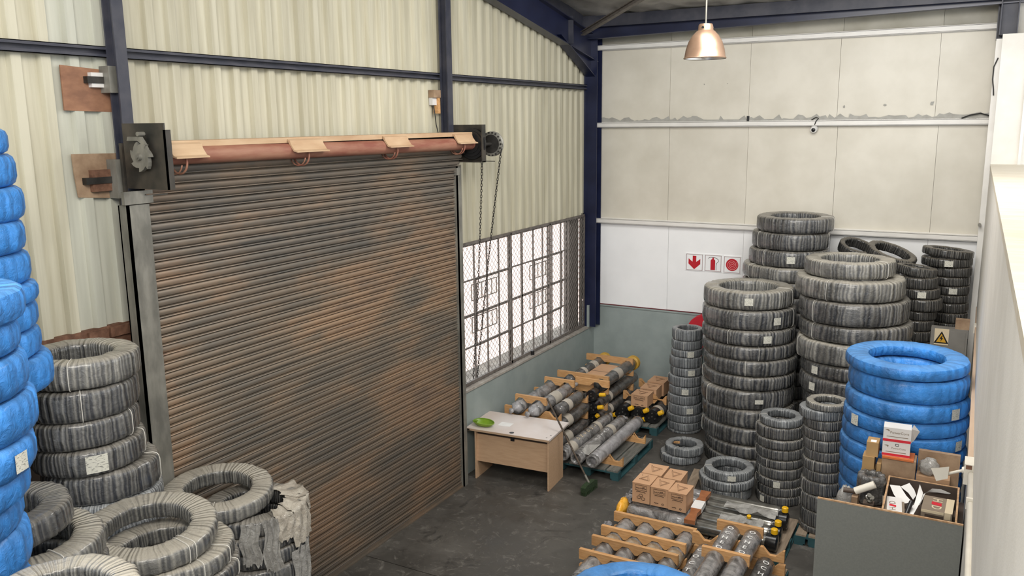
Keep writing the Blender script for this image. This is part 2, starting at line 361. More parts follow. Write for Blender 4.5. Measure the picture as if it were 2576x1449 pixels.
MB().box((XC-.34, Y_S1+.12, Z_WB-.03), (XW+.02, YB, Z_WB)).build('sill', 'sill', wl)
MB().box((XC-.30, -4.2, 0), (XW, Y_S0-.04, 3.0)).build('infill_board', 'crate_in', wl)
MB().box((XC-.04, -4.2, 3.0), (XW+.03, Y_S0-.06, 3.07)).box((XC-.02, -4.2, 3.07), (XC+.05, Y_S0-.05, 3.24)).build('rusty_lintel', 'rust', wl)
for a, b_ in ((on_x(318, 822, XC+.05), .16), (on_x(258, 838, XC+.05), .13)):
    MB().box((XC+.03, a.y-b_, a.z-.05), (XC+.075, a.y+b_*.3, a.z+.03)).build('rusty_flake', 'rust', wl)
# steel frame on the left wall
def isec(mb, p0, p1, d, bw, dirn, tf=.014, tw=.01):
    """I-section between p0 and p1: flanges separated by d along dirn, bw wide"""
    p0 = Vector(p0); p1 = Vector(p1); a = (p1-p0).normalized(); dn = Vector(dirn); dn = (dn-a*dn.dot(a)).normalized(); wv = a.cross(dn)
    for off, hd, hw in ((-d/2, tf, bw), (d/2, tf, bw), (0, d, tw)):
        vs = []
        for p in (p0, p1):
            for sx, sy in ((-1, -1), (1, -1), (1, 1), (-1, 1)): vs.append(p+dn*(off+sx*hd/2)+wv*(sy*hw/2))
        mb.add(vs, ((0,1,2,3)[::-1], (4,5,6,7), (0,1,5,4), (1,2,6,5), (2,3,7,6), (3,0,4,7)))
    return mb
YC1 = (on_x(258, 0, XC+.16).y+on_x(304, 0, XC+.16).y)/2; YC2 = (on_x(1105, 0, XC+.16).y+on_x(1131, 0, XC+.16).y)/2
for yc, wd in ((YC1, .10), (YC2, .11)):
    isec(MB(), (XC+.155, yc, 0), (XC+.155, yc, ZR(yc)-.02), .10, wd, (1, 0, 0)).build('gable_column', 'steel_blue', wl)
zg = on_x(660, 160, XC+.09).z
g = MB()
gh = .042
g.box((XC+.044, -3.5, zg-gh), (XC+.05, YB-.2, zg+gh)).box((XC+.044, -3.5, zg+gh-.006), (XC+.10, YB-.2, zg+gh)).box((XC+.044, -3.5, zg-gh), (XC+.10, YB-.2, zg-gh+.006)).box((XC+.094, -3.5, zg+gh-.025), (XC+.10, YB-.2, zg+gh)).box((XC+.094, -3.5, zg-gh), (XC+.10, YB-.2, zg-gh+.025))
g.build('girt', 'steel_blue', wl)
# corner column, rafter with haunch
XK = XW+.02
isec(MB(), (XW+.02, YB-.16, Z_WB), (XW+.02, YB-.16, 6.45), .20, .24, (0, 1, 0)).build('corner_column', 'blue_paint', wl)
p_lo = Vector((XK, YB-.1, ZR(YB-.1)-.33)); p_hi = Vector((XK, -3.5, ZR(-3.5)-.33))
isec(MB(), p_lo+Vector((0, 0, -.13)), p_hi+Vector((0, 0, -.13)), .40, .17, (0, 0, 1)).build('rafter', 'blue_paint', wl)
q0 = on_x(1400, 88, XK); q1 = on_x(1488, 195, XK)
MB().prism([(YB-.1, ZR(YB-.1)-.30), (YB-.1, ZR(YB-.1)), (-3.5, ZR(-3.5)), (-3.5, ZR(-3.5)-.30)], (XK-.07, 0, 0), (0, 1, 0), (0, 0, 1), (1, 0, 0), .02).build('closure_flashing', 'steel_blue', wl)
hz = MB(); hz.prism([(q0.y, q0.z+.02), (YB-.24, ZR(YB)-.30), (YB-.24, q1.z)], (XK-.006, 0, 0), (0, 1, 0), (0, 0, 1), (1, 0, 0), .012)
for t_ in (0,):
    a = Vector((XK, q0.y, q0.z)); b_ = Vector((XK, YB-.24, q1.z)); dv = (b_-a).normalized(); nn = Vector((1, 0, 0)).cross(dv)
    hz.add([a+Vector((-.085, 0, 0)), a+Vector((.085, 0, 0)), b_+Vector((.085, 0, 0)), b_+Vector((-.085, 0, 0))]+[p+nn*.014 for p in (a+Vector((-.085, 0, 0)), a+Vector((.085, 0, 0)), b_+Vector((.085, 0, 0)), b_+Vector((-.085, 0, 0)))], ((0,1,2,3), (4,7,6,5), (0,4,5,1), (1,5,6,2), (2,6,7,3), (3,7,4,0)))
hz.build('haunch', 'blue_paint', wl)
sp = on_x(1437, 90, XK+.05); MB().box((XK, sp.y-.012, sp.z-.12), (XK+.085, sp.y+.012, sp.z+.30)).build('stiffener', 'steel_blue', wl)
# light grey ducts beside the corner, dark board beside the window
cz0, cz1 = on_x(1487, 822, XW+.02).z, on_x(1487, 765, XW+.02).z
for i in range(3): MB().box((XW-.01+.0*i, YB-.30+.10*i, Z_WB-.005), (XW+.03, YB-.215+.10*i, cz1)).build('corner_duct', 'dado', wl)
MB().box((XC-.02, Y_W1+.03, Z_WB), (XC+.03, YB-.26, Z_WT+.02)).build('dark_board', 'crate_in', wl)
MB().box((XC+.03, YB-.33, Z_WB+.5), (XC+.06, YB-.29, Z_WT+.03)).box((XC+.03, Y_W1, Z_WT), (XC+.06, YB-.29, Z_WT+.035)).build('pale_trim', 'galv', wl)
# plywood and cardboard patches, brackets
def patch(uv, mat, name, x, lab, holes=None):
    b = MB(); ps = [on_x(u, v, x) for u, v in uv]
    b.prism([(p.y, p.z) for p in ps], (x, 0, 0), (0, 1, 0), (0, 0, 1), (1, 0, 0), .012)
    return b.build(name, mat, None, label=lab, cat='board')
patch([(148, 163), (290, 180), (290, 282), (160, 278)], 'ply', 'plywood_patch', XC+.037, 'reddish plywood square fixed over the cladding beside the steel column')
patch([(178, 388), (300, 385), (306, 498), (196, 497), (185, 440)], 'card_old', 'cardboard_patch', XC+.037, 'torn brown cardboard patch on the cladding behind the winch plate')
def bracket(u, v, s, lab):
    p = on_x(u, v, XC+.12); t = thing('wall_bracket', p, lab, 'bracket', 'brackets on the gable columns')
    MB().box(p+Vector((-.07, -.02, -.10*s)), p+Vector((.04, .05, .10*s))).build('plate', 'galv', t)
    MB().box(p+Vector((-.07, -.16*s, -.03)), p+Vector((-.02, .0, .02))).build('arm', 'darkmetal', t)
    MB().box(p+Vector((-.075, -.12*s, -.06*s)), p+Vector((-.03, -.02, .05*s))).build('torn_flap', 'boxwhite' if s < 1.4 else 'rust', t)
bracket(272, 200, 1.0, 'bent metal bracket with pale torn flap beside plywood square')
bracket(292, 450, 1.5, 'rusty bracket poking out through the torn cardboard patch')
p = on_x(1097, 250, XC+.1); t = thing('wall_socket', p, 'broken wooden block with dangling wire beside the second steel column', 'bracket')
MB().box(p+Vector((-.05, -.09, .02)), p+Vector((.03, .06, .11))).build('block', 'card_old', t)
MB().box(p+Vector((-.05, -.08, -.07)), p+Vector((.0, .02, .03))).build('torn_flap', 'boxwhite', t)
MB().box(p+Vector((-.05, .01, -.17)), p+Vector((.02, .06, .02))).build('batten', 'pine', t)
MB().tube([p+Vector((-.01, -.05, -.05)), p+Vector((0, -.03, -.2)), p+Vector((-.01, .0, -.3)), p+Vector((0, .03, -.42))], .006).build('wire', 'cable', t)

# ------------------------------------------------------------------ window in the left wall
XG = XC+.06
wi = thing('window_1', (XG, (Y_W0+Y_W1)/2, Z_WB), kind='structure')
def bar(y0, y1, z0, z1, d=.02, name='glazing_bar', x=XG): return MB().box((x-d, y0, z0), (x, y1, z1)).build(name, 'winsteel', wi)
def wy(cx, cy): return on_x(1120+cx/2.786, 500+cy/2.786, XG).y
def wz(cx, cy): return on_x(1120+cx/2.786, 500+cy/2.786, XG).z
fw = .045
bar(Y_W0, Y_W1, Z_WT-fw, Z_WT, .03, 'frame'); bar(Y_W0, Y_W1, Z_WB, Z_WB+fw, .03, 'frame')
yv = {k: wy(k, c) for k, c in ((205, 450), (295, 450), (378, 450), (449, 450), (540, 450), (620, 450), (686, 420), (722, 420), (751, 420), (812, 400), (868, 380))}
r1, r2, r3 = wz(300, 533), wz(450, 715), wz(300, 988)
cols = [Y_W0, yv[205], yv[295], yv[378], yv[449], yv[540], yv[620], yv[686], yv[722], yv[751], yv[812], yv[868], Y_W1]
bar(Y_W0, Y_W0+fw, Z_WB, Z_WT, .03, 'frame'); bar(Y_W1-fw, Y_W1, Z_WB, Z_WT, .03, 'frame')
for c, wd in ((205, .017), (295, .017), (378, .017), (449, .042), (540, .045), (620, .02), (686, .017), (722, .034), (751, .017), (812, .018), (868, .025)):
    bar(yv[c]-wd/2, yv[c]+wd/2, Z_WB, Z_WT, .022, 'mullion' if wd > .04 else 'glazing_bar')
for z, wd in ((r1, .02), (r2, .035), (r3, .02)): bar(Y_W0, yv[868], z-wd/2, z+wd/2, .02)
MB().box((XG-.10, yv[868], Z_WB), (XG-.06, Y_W1-fw, Z_WT)).build('blind_panel', 'winsteel', wi)
for a, b_, z0, z1 in ((yv[205], yv[449], r3, r1), (yv[620], yv[812], r3+.0, r1)):     # opening sashes
    s_ = MB(); f_ = .032
    for y0, y1, q0_, q1_ in ((a, b_, z0-f_/2, z0+f_/2), (a, b_, z1-f_/2, z1+f_/2), (a-f_/2, a+f_/2, z0, z1), (b_-f_/2, b_+f_/2, z0, z1)): s_.box((XG-.005, y0, q0_), (XG+.018, y1, q1_))
    sash_ = s_.build('sash', 'winsteel', wi)
    for zc in (z0+(z1-z0)*.25, z0+(z1-z0)*.75):
        q = MB(); hh = (z1-z0)*.12; yy = [a+(b_-a)*i/7 for i in range(1, 7)]
        for z in (zc-hh, zc+hh): q.box((XG-.15, yy[0], z-.006), (XG-.138, yy[-1], z+.006))
        for y in yy: q.box((XG-.15, y-.006, zc-hh), (XG-.138, y+.006, zc+hh))
        q.build('burglar_bar', 'galv', sash_)
zz = [Z_WB+fw, r3, r2, r1, Z_WT-fw]
for i in range(len(cols)-2):
    for j in range(4):
        MB().box((XG-.030, cols[i]+.012, zz[j]+.012), (XG-.026, cols[i+1]-.012, zz[j+1]-.012)).build('pane', 'glass', wi)
dm = MB(); pit = .075; sl = 1.0; L = Z_WT-Z_WB
y = Y_W0-L
while y < Y_W1+L:
    for sg in (1, -1):
        a = Vector((y, Z_WB)); b_ = Vector((y+sg*L*1.0, Z_WT)); pts = []
        for q in (a, b_):
            pts.append(q.copy())
        lo_, hi_ = 0., 1.; dy = pts[1].x-pts[0].x
        t0, t1 = sorted(((Y_W0-pts[0].x)/dy, (Y_W1-pts[0].x)/dy)); lo_, hi_ = max(0, t0), min(1, t1)
        if hi_-lo_ > .01:
            P = [pts[0].lerp(pts[1], t_) for t_ in (lo_, hi_)]
            dm.tube([(XG+.028+.003*sg, P[0].x, P[0].y), (XG+.028+.003*sg, P[1].x, P[1].y)], .0028, 4)
    y += pit*1.35
dm.build('diamond_mesh', 'mesh', wi, kind='stuff')
for y0, y1, z0, z1 in ((Y_W0-.03, Y_W1+.0, Z_WT-.02, Z_WT+.02), (Y_W0-.03, Y_W1, Z_WB+.02, Z_WB+.06), (Y_W0-.03, Y_W0+.01, Z_WB, Z_WT), (Y_W1-.02, Y_W1+.02, Z_WB, Z_WT), (yv[449]-.02, yv[449]+.02, Z_WB, Z_WT), (yv[722]-.02, yv[722]+.02, Z_WB, Z_WT)):
    MB().box((XG+.022, y0, z0), (XG+.036, y1, z1)).build('grille_frame', 'winsteel', wi)
lk = on_x(1340, 890, XG+.06); MB().cyl(lk+Vector((0, 0, -.03)), lk+Vector((0, 0, .05)), .028).cyl(lk+Vector((0, -.06, -.03)), lk+Vector((0, .03, -.02)), .015).build('grille_lock', 'black', wi)

# yard outside the window
yd = thing('yard', (-12, 8, -.15), kind='structure')
MB().box((-30, -6, -.25), (XC-.30, 45, -.12)).build('paving', 'paving', yd)
MB().box((-20.2, -6, -.12), (-20, 45, 4.5)).build('yard_wall', 'yardwall', yd)

# ------------------------------------------------------------------ back wall
wb = thing('wall_back', (-3, YB, 0), kind='structure')
zd = on_y(1498, 764, YB).z; zA = on_y(1500, 553, YB).z; zB = (on_y(1500, 317, YB).z+on_y(2490, 303, YB).z)/2; zC = (on_y(1505, 122, YB).z+on_y(2520, 66, YB).z)/2
XRT = XR(YB)+.02
MB().box((-6.2, YB, 0), (XRT+.4, YB+.25, zd-.02)).build('dado', 'dado', wb)
MB().box((-6.2, YB-.02, zd-.02), (XRT, YB+.2, zd+.005)).build('dado_ledge', 'dado', wb)
MB().box((-6.2, YB-.006, zd+.005), (XRT, YB+.01, zd+.022)).build('red_strip', pm('dark_red_strip', (.12, .015, .02), None, rough=.6), wb)
def seam(us, v0, v1): return [(on_y(u, (v0+v1)/2, YB).x) for u in us]
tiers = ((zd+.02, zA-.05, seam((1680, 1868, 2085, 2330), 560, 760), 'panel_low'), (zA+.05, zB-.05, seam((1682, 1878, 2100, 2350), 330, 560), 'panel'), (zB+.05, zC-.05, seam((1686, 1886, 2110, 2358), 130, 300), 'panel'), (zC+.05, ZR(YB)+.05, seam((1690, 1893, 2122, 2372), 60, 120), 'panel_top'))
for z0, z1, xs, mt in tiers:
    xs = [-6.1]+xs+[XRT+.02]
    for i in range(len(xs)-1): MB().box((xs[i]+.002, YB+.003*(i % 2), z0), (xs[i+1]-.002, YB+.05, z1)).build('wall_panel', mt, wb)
MB().box((-6.1, YB+.05, zd), (XRT, YB+.09, ZR(YB))).build('backing', 'torn', wb)
for z, kx in ((zA, 0), (zB, .01), (zC, .01)):
    x0 = on_y(1499, 300, YB-.1).x
    MB().box((x0, YB-.09, z-.035), (XRT, YB-.078, z+.035)).box((x0, YB-.09, z+.03), (XRT, YB+.01, z+.04)).box((x0, YB-.09, z-.04), (XRT, YB-.06, z-.03)).box((x0+.05, YB-.01, z-.05), (XRT, YB+.01, z+.05)).build('girt', 'girt_white', wb)
# ragged remains of lining above the middle girt
rb = MB(); x = on_y(1503, 300, YB).x; top = []
while x < XR(13)-.02:
    h = .055+random.uniform(-.03, .045)
    if -4.0 < x < -2.6 and random.random() < .5: h = .03
    top.append((x, zB+.04+h)); x += random.uniform(.015, .09)
rb.prism([(top[0][0], zB+.03), (top[-1][0], zB+.03)]+top[::-1], (0, YB-.006, 0), (1, 0, 0), (0, 0, 1), (0, -1, 0), .004)
rb.build('torn_lining', 'torn', wb)
for u, v in ((1882, 300),): 
    p = on_y(u, v, YB); MB().box((p.x-.02, YB-.012, p.z-.06), (p.x+.02, YB+.0, p.z+.05)).build('dark_gap', 'black', wb)
for u, v, r in ((2124, 268, .018), (2226, 264, .02), (2345, 260, .03), (1772, 212, .01), (1830, 210, .01)):
    p = on_y(u, v, YB); MB().prism([(r*math.cos(a)*random.uniform(.6, 1.3), r*math.sin(a)*random.uniform(.6, 1.3)) for a in [i*PI/4 for i in range(8)]], (p.x, YB-.003, p.z), (1, 0, 0), (0, 0, 1), (0, -1, 0), .004).build('paint_chip', 'torn', wb)
# eave beam and braces
cz = thing('ceiling', (-3, 6, 7), kind='structure')
zb0, zb1 = on_y(1500, 97, YB-.35).z, on_y(2430, 14, YB-.35).z
eb = MB()
x0, x1 = on_y(1475, 80, YB-.35).x-.2, .35
isec(eb, (x0, YB-.35, zb0+.12), (x1, YB-.35, zb1+.13), .26, .16, (0, 0, 1)); eb.build('eave_beam', 'blue_paint', cz)
MB().box((x0, YB-.50, ZR(YB-.5)-.20), (x1, YB-.44, ZR(YB-.5)-.02)).build('purlin', 'steel_blue', cz)
a = on_x(1466, 84, XK+.10); b_ = a+Vector((1.75, -1.55, .34))
isec(MB(), a, b_, .055, .075, (0, 0, 1)).build('brace', 'winsteel', cz)
a = on_y(1660, 35, YB-.5); 
for yy in (YB-1.9, YB-3.4): MB().box((-6.0, yy-.03, ZR(yy)-.17), (2.5, yy+.03, ZR(yy)-.02)).build('purlin', 'steel_blue', cz)
# wrinkled foil under the roof sheeting
b = MB(); nx, ny = 46, 70; xs = [-6.3+9.3*i/nx for i in range(nx+1)]; ysr = [-4.0+(YB+4.1)*j/ny for j in range(ny+1)]
rv = random.Random(3)
vs = [(x, y, ZR(y)+rv.uniform(-.035, .035)) for y in ysr for x in xs]
b.add(vs, [(j*(nx+1)+i, (j+1)*(nx+1)+i, (j+1)*(nx+1)+i+1, j*(nx+1)+i+1) for j in range(ny) for i in range(nx)]); b.build('foil_lining', 'foil', cz, smooth='all')
MB().add([(-6.4, -4.1, ZR(-4.1)+.08), (3.1, -4.1, ZR(-4.1)+.08), (3.1, YB+.3, ZR(YB+.3)+.08), (-6.4, YB+.3, ZR(YB+.3)+.08)], [(0, 1, 2, 3)]).build('roof_sheet', 'steel_blue', cz)
# ------------------------------------------------------------------ right wall, ledge, pier
wr = thing('wall_right', (.3, 6, 0), kind='structure')
ZL = 4.17
b = MB(); ya, yb_ = -4.2, 13.25
b.add([(XR(ya), ya, 0), (XR(yb_), yb_, 0), (.55, yb_, 0), (.75, ya, 0), (XR(ya), ya, ZL-.05), (XR(yb_), yb_, ZL-.05), (.55, yb_, ZL-.05), (.75, ya, ZL-.05)], ((0,1,2,3),(4,7,6,5),(0,4,5,1),(1,5,6,2),(2,6,7,3),(3,7,4,0))); b.build('parapet', 'plaster', wr)
b = MB(); o_ = -.004
b.add([(XR(ya)+o_, ya, ZL-.05), (XR(yb_)+o_, yb_, ZL-.05), (.6, yb_, ZL-.05), (.9, ya, ZL-.05), (XR(ya)+o_, ya, ZL), (XR(yb_)+o_, yb_, ZL), (.6, yb_, ZL), (.9, ya, ZL)], ((0,1,2,3),(4,7,6,5),(0,4,5,1),(1,5,6,2),(2,6,7,3),(3,7,4,0))); b.build('ledge', 'travertine', wr)
zp = on_y(2535, 85, 13.25).z
MB().box((XR(13.3), 13.25, 0), (.44, YB, zp)).build('pier', 'plaster', wr)
MB().box((.44, 13.5, 0), (3, YB, 7.2)).box((.1, 13.66, zp-.1), (.45, YB, 7.2)).build('end_panel', 'plaster', wr)
MB().box((.41, 13.22, ZL), (.445, 13.3, zp)).build('pier_trim', 'girt_white', wr)
MB().box((XR(13.2)-.07, 13.35, 0), (XR(13.2), YB-.09, zp-.05)).build('corner_angle', 'girt_white', wr)
isec(MB(), (XR(13.2)+.06, 13.45, zp), (XR(13.2)+.06, 13.45, 6.9), .20, .20, (1, 0, 0)).build('steel_column', 'steel_blue', wr)
isec(MB(), (XR(13.2)-.02, YB-.2, zp-.05), (XR(13.2)-.02, YB-.2, 6.9), .1, .1, (1, 0, 0)).build('steel_column', 'steel_blue', wr)
tz = 2.16
MB().box((XR(10.5)-.022, 7.05, tz-.03), (XR(10.5)+.03, 13.3, tz+.03)).build('trunking', 'trunk', wr)
MB().tube([(XR(y)-.012, y, tz+.02) for y in (-1, 2, 4, 5.5, 6.85)], .022, 10).build('conduit', 'ivory', wr, smooth='all')
for y in (6.3, 5.0): MB().box((XR(y)-.04, y-.012, tz-.02), (XR(y)+.01, y+.012, tz+.06)).build('conduit_clamp', 'ivory', wr)
MB().box((XR(12)-.03, 11.95, tz-.05), (XR(12)+.02, 12.1, tz+.05)).build('trunking_joint', 'ivory', wr)
for u, v in ((2464, 565),):
    p = on_y(u, v, 13.32); MB().cyl((p.x, 13.34, p.z), (p.x, 13.24, p.z), .02).build('pipe_stub', 'galv', wr)

# ------------------------------------------------------------------ roller shutter
ZS = 4.30
rs = thing('roller_shutter', (XS, (Y_S0+Y_S1)/2, 0), 'dusty brown steel roller shutter closed over the loading door', 'roller shutter')
NS = 57; ps = (ZS+.20-.06)/NS
prof = [(-.014, 0), (.018, .004), (.026, ps*.08), (.022, ps*.16), (-.022, ps*.18), (-.022, ps*.25), (.003, ps*.28), (.010, ps*.40), (.014, ps*.62), (.011, ps*.82), (.0, ps*.97), (-.014, ps), (-.016, ps+.006)]
sb = MB(); n = len(prof)
for y in (Y_S0-.04, (Y_S0+Y_S1)/2, Y_S1+.04): sb.v += [Vector((XS+a, y, .06+z)) for a, z in prof]
sb.f = [(j*n+i, j*n+i+1, (j+1)*n+i+1, (j+1)*n+i) for j in range(2) for i in range(n-1)]
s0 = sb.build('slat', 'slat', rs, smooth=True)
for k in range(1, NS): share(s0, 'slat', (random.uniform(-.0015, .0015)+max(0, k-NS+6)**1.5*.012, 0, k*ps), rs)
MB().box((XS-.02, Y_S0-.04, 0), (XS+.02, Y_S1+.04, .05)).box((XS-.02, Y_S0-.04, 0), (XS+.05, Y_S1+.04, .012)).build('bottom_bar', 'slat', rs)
for y0, y1, zt in ((Y_S0-.20, Y_S0, ZS-.1), (Y_S1, Y_S1+.10, ZS-.02)):
    MB().box((XS-.05, y0, 0), (XS-.035, y1, zt)).box((XS-.05, y0, 0), (XS+.06, y0+.02, zt)).box((XS+.045, y0, 0), (XS+.06, y1, zt)).build('guide_rail', 'galv', rs)
a = on_x(345, 497, XS+.07); MB().box((XS+.04, Y_S0-.23, a.z-.05), (XS+.075, Y_S0+.03, a.z+.05)).box((XS+.02, Y_S0+.02, a.z-.0), (XS+.04, Y_S0+.20, a.z+.05)).build('guide_strap', 'galv', rs)
a = on_x(1146, 427, XS+.07); MB().box((XS+.0, Y_S1-.02, a.z-.07), (XS+.07, Y_S1+.07, a.z+.02)).build('guide_lip', 'galv', rs)
# end plates
YPL = Y_S0-.13; YPR = Y_S1+.12
pc = [on_y(u, v, YPL) for u, v in ((305, 311), (409, 309), (426, 474), (322, 474))]
xa = (pc[0].x+pc[3].x)/2; xb = (pc[1].x+pc[2].x)/2; za = pc[3].z; zb = (pc[0].z+pc[1].z)/2
MB().box((xa, YPL, za), (xb, YPL+.012, zb)).box((xb-.012, YPL, za), (xb, YPL+.06, zb-.05)).build('end_plate', 'blackplate', rs)
pr = [on_y(u, v, YPR) for u, v in ((1133, 314), (1220, 313), (1222, 408), (1150, 410))]
MB().box((pr[0].x, YPR, pr[2].z), (pr[1].x, YPR+.012, pr[0].z)).box((pr[1].x-.012, YPR-.08, pr[2].z), (pr[1].x, YPR, pr[0].z)).box((pr[0].x, YPR-.1, pr[2].z), (pr[1].x, YPR, pr[2].z+.012)).build('end_plate', 'blackplate', rs)
rc = on_y(357, 388, YPL-.03); XBA = rc.x; ZBA = rc.z-.02
ba1 = on_y(1185, 368, YPR-.05)
cb0 = Vector((XBA, YPL+.02, ZBA)); cb1 = Vector(((XBA+ba1.x)/2, YPR-.02, (ba1.z+ZBA)/2)); cb1.x = XBA; 
RB = .072
brl = MB().cyl(cb0, cb1, RB, 24).build('barrel', 'oxide', rs, smooth=True)
b = MB()
for r0, d in ((.19, .02), (.155, .035), (.115, .05)): b.cyl(cb1-Vector((0, d, 0)), cb1+Vector((0, .015, 0)), r0, 32)
b.build('spring_housing', 'black', rs, smooth=True)
# ratchet wheel and pawl
b = MB(); nt_ = 7; pl = []
for k in range(nt_):
    a0 = 2*PI*k/nt_
    for t_, r_ in ((0, .115), (.25, .108), (.55, .098), (.85, .088), (.97, .085)): pl.append((r_*math.cos(a0+t_*2*PI/nt_), r_*math.sin(a0+t_*2*PI/nt_)))
b.prism(pl, (XBA, YPL-.05, ZBA), (1, 0, 0), (0, 0, 1), (0, 1, 0), .03); b.build('ratchet_wheel', 'galv', rs)
MB().cyl((XBA, YPL-.075, ZBA), (XBA, YPL, ZBA), .026, 16).cyl((XBA, YPL-.085, ZBA), (XBA, YPL-.07, ZBA), .015, 8).build('axle_nut', 'galv', rs, smooth=True)
MB().prism([(-.14, .12), (-.13, .15), (.02, .15), (.06, .10), (.10, .02), (.07, .03), (.03, .09), (-.02, .12)], (XBA, YPL-.045, ZBA), (1, 0, 0), (0, 0, 1), (0, 1, 0), .02).cyl((XBA+.005, YPL-.06, ZBA+.17), (XBA+.005, YPL, ZBA+.17), .017, 10).build('pawl', 'galv', rs)
# dusty fixing strip over the barrel, with lappets and hanging hoops
ztop = on_x(700, 350, XBA-.02).z
b = MB(); b.box((XBA-.22, YPL+.02, ztop-.0), (XBA+.02, YPR-.03, ztop+.012)).box((XBA+.008, YPL+.02, ztop-.035), (XBA+.02, YPR-.03, ztop)); fstr = b.build('fixing_strip', 'dust_sheet', rs)
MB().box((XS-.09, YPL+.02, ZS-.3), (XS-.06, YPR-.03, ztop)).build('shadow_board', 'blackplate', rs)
for u0, u1 in ((424, 508), (730, 812), (968, 1026), (1145, 1188)):
    y0, y1 = on_x(u0, 372, XBA+.05).y, on_x(u1, 368, XBA+.05).y
    b = MB(); pr_ = [(.02, .0), (.05, -.015), (.062, -.05), (.10, -.10), (.135, -.112), (.135, -.122), (.09, -.112), (.05, -.06), (.03, -.03)]
    b.prism(pr_, (XBA, y0, ztop), (1, 0, 0), (0, 0, 1), (0, 1, 0), y1-y0); b.build('lappet', 'dust_sheet', fstr)
for u, v in ((455, 395), (765, 388), (990, 380), (1160, 374)):
    yc = on_x(u, v, XBA+.05).y
    b = MB(); ring = [(XBA+.092*math.sin(a)+.0, yc+.02, ZBA-.055+.092*math.cos(a)) for a in [2*PI*i/28 for i in range(28)]]; b.tube(ring, .009, 6, True)
    b.tube([(p[0]*1, p[1]-.05, p[2]) for p in ring[8:20]], .006, 6); b.build('barrel_hoop', 'oxide', brl, smooth='all')
# hand chain wheel and chain
wc = on_y(1238, 362, YPR+.22)
b = MB(); b.lathe(wc-Vector((0, .03, 0)), (0, 1, 0), [(0, .14), (.006, .155), (.02, .15), (.03, .135), (.04, .15), (.055, .155), (.06, .14)], 36); cwh = b.build('chain_wheel', 'galv', rs, smooth=True)
MB().cyl(wc-Vector((0, .036, 0)), wc-Vector((0, .03, 0)), .115, 28).build('wheel_face', 'darkmetal', cwh, smooth=True)
b = MB()
for k in range(18): a = 2*PI*k/18; c = wc+Vector((.142*math.cos(a), -.036, .142*math.sin(a))); b.box(c-Vector((.009, .006, .009)), c+Vector((.009, .01, .009)))
b.build('wheel_lugs', 'darkmetal', cwh, kind='stuff')
MB().cyl((wc.x, YPR, wc.z), (wc.x, wc.y, wc.z), .02).box((pr[1].x-.02, YPR, wc.z-.21), (wc.x+.16, YPR+.01, wc.z-.20)).build('wheel_bracket', 'darkmetal', rs)
ch = thing('pull_chain', (wc.x, wc.y, 1.4), 'long steel pull chain looped from shutter wheel past the window', 'chain')
lk_ = MB()
for i in range(10):
    a = 2*PI*i/10; lk_.v.append(Vector((0, .011*math.cos(a), .024*math.sin(a))))
pts = [v.copy() for v in lk_.v]; lk_.v = []; lk_.tube(pts, .0042, 5, True)
me = bpy.data.meshes.new('chain_link'); me.from_pydata([tuple(v) for v in lk_.v], [], lk_.f); me.materials.append(M['darkmetal'])
def chain(p0, p1, tw=0):
    p0 = Vector(p0); p1 = Vector(p1); d = p1-p0; n_ = int(d.length/.036); q = d.to_track_quat('Z', 'X')
    for i in range(n_):
        o = bpy.data.objects.new('chain_link', me); COL.objects.link(o); o.parent = ch; sag = .03*math.sin(PI*i/n_)
        o.location = p0+d*((i+.5)/n_)+Vector((0, sag*tw, 0))-ORG[ch.name]; o.rotation_mode = 'QUATERNION'
        o.rotation_quaternion = q@Matrix.Rotation(PI/2*(i % 2)+.3, 3, 'Z').to_quaternion()
zc = on_x(1172, 960, XG+.1).z
bt = Vector((XG+.12, Y_W0+.10, zc))
chain((wc.x-.14, wc.y, wc.z), bt+Vector((0, -.02, 0)), 1); chain((wc.x+.14, wc.y, wc.z), bt+Vector((.02, .05, 0)), -1)

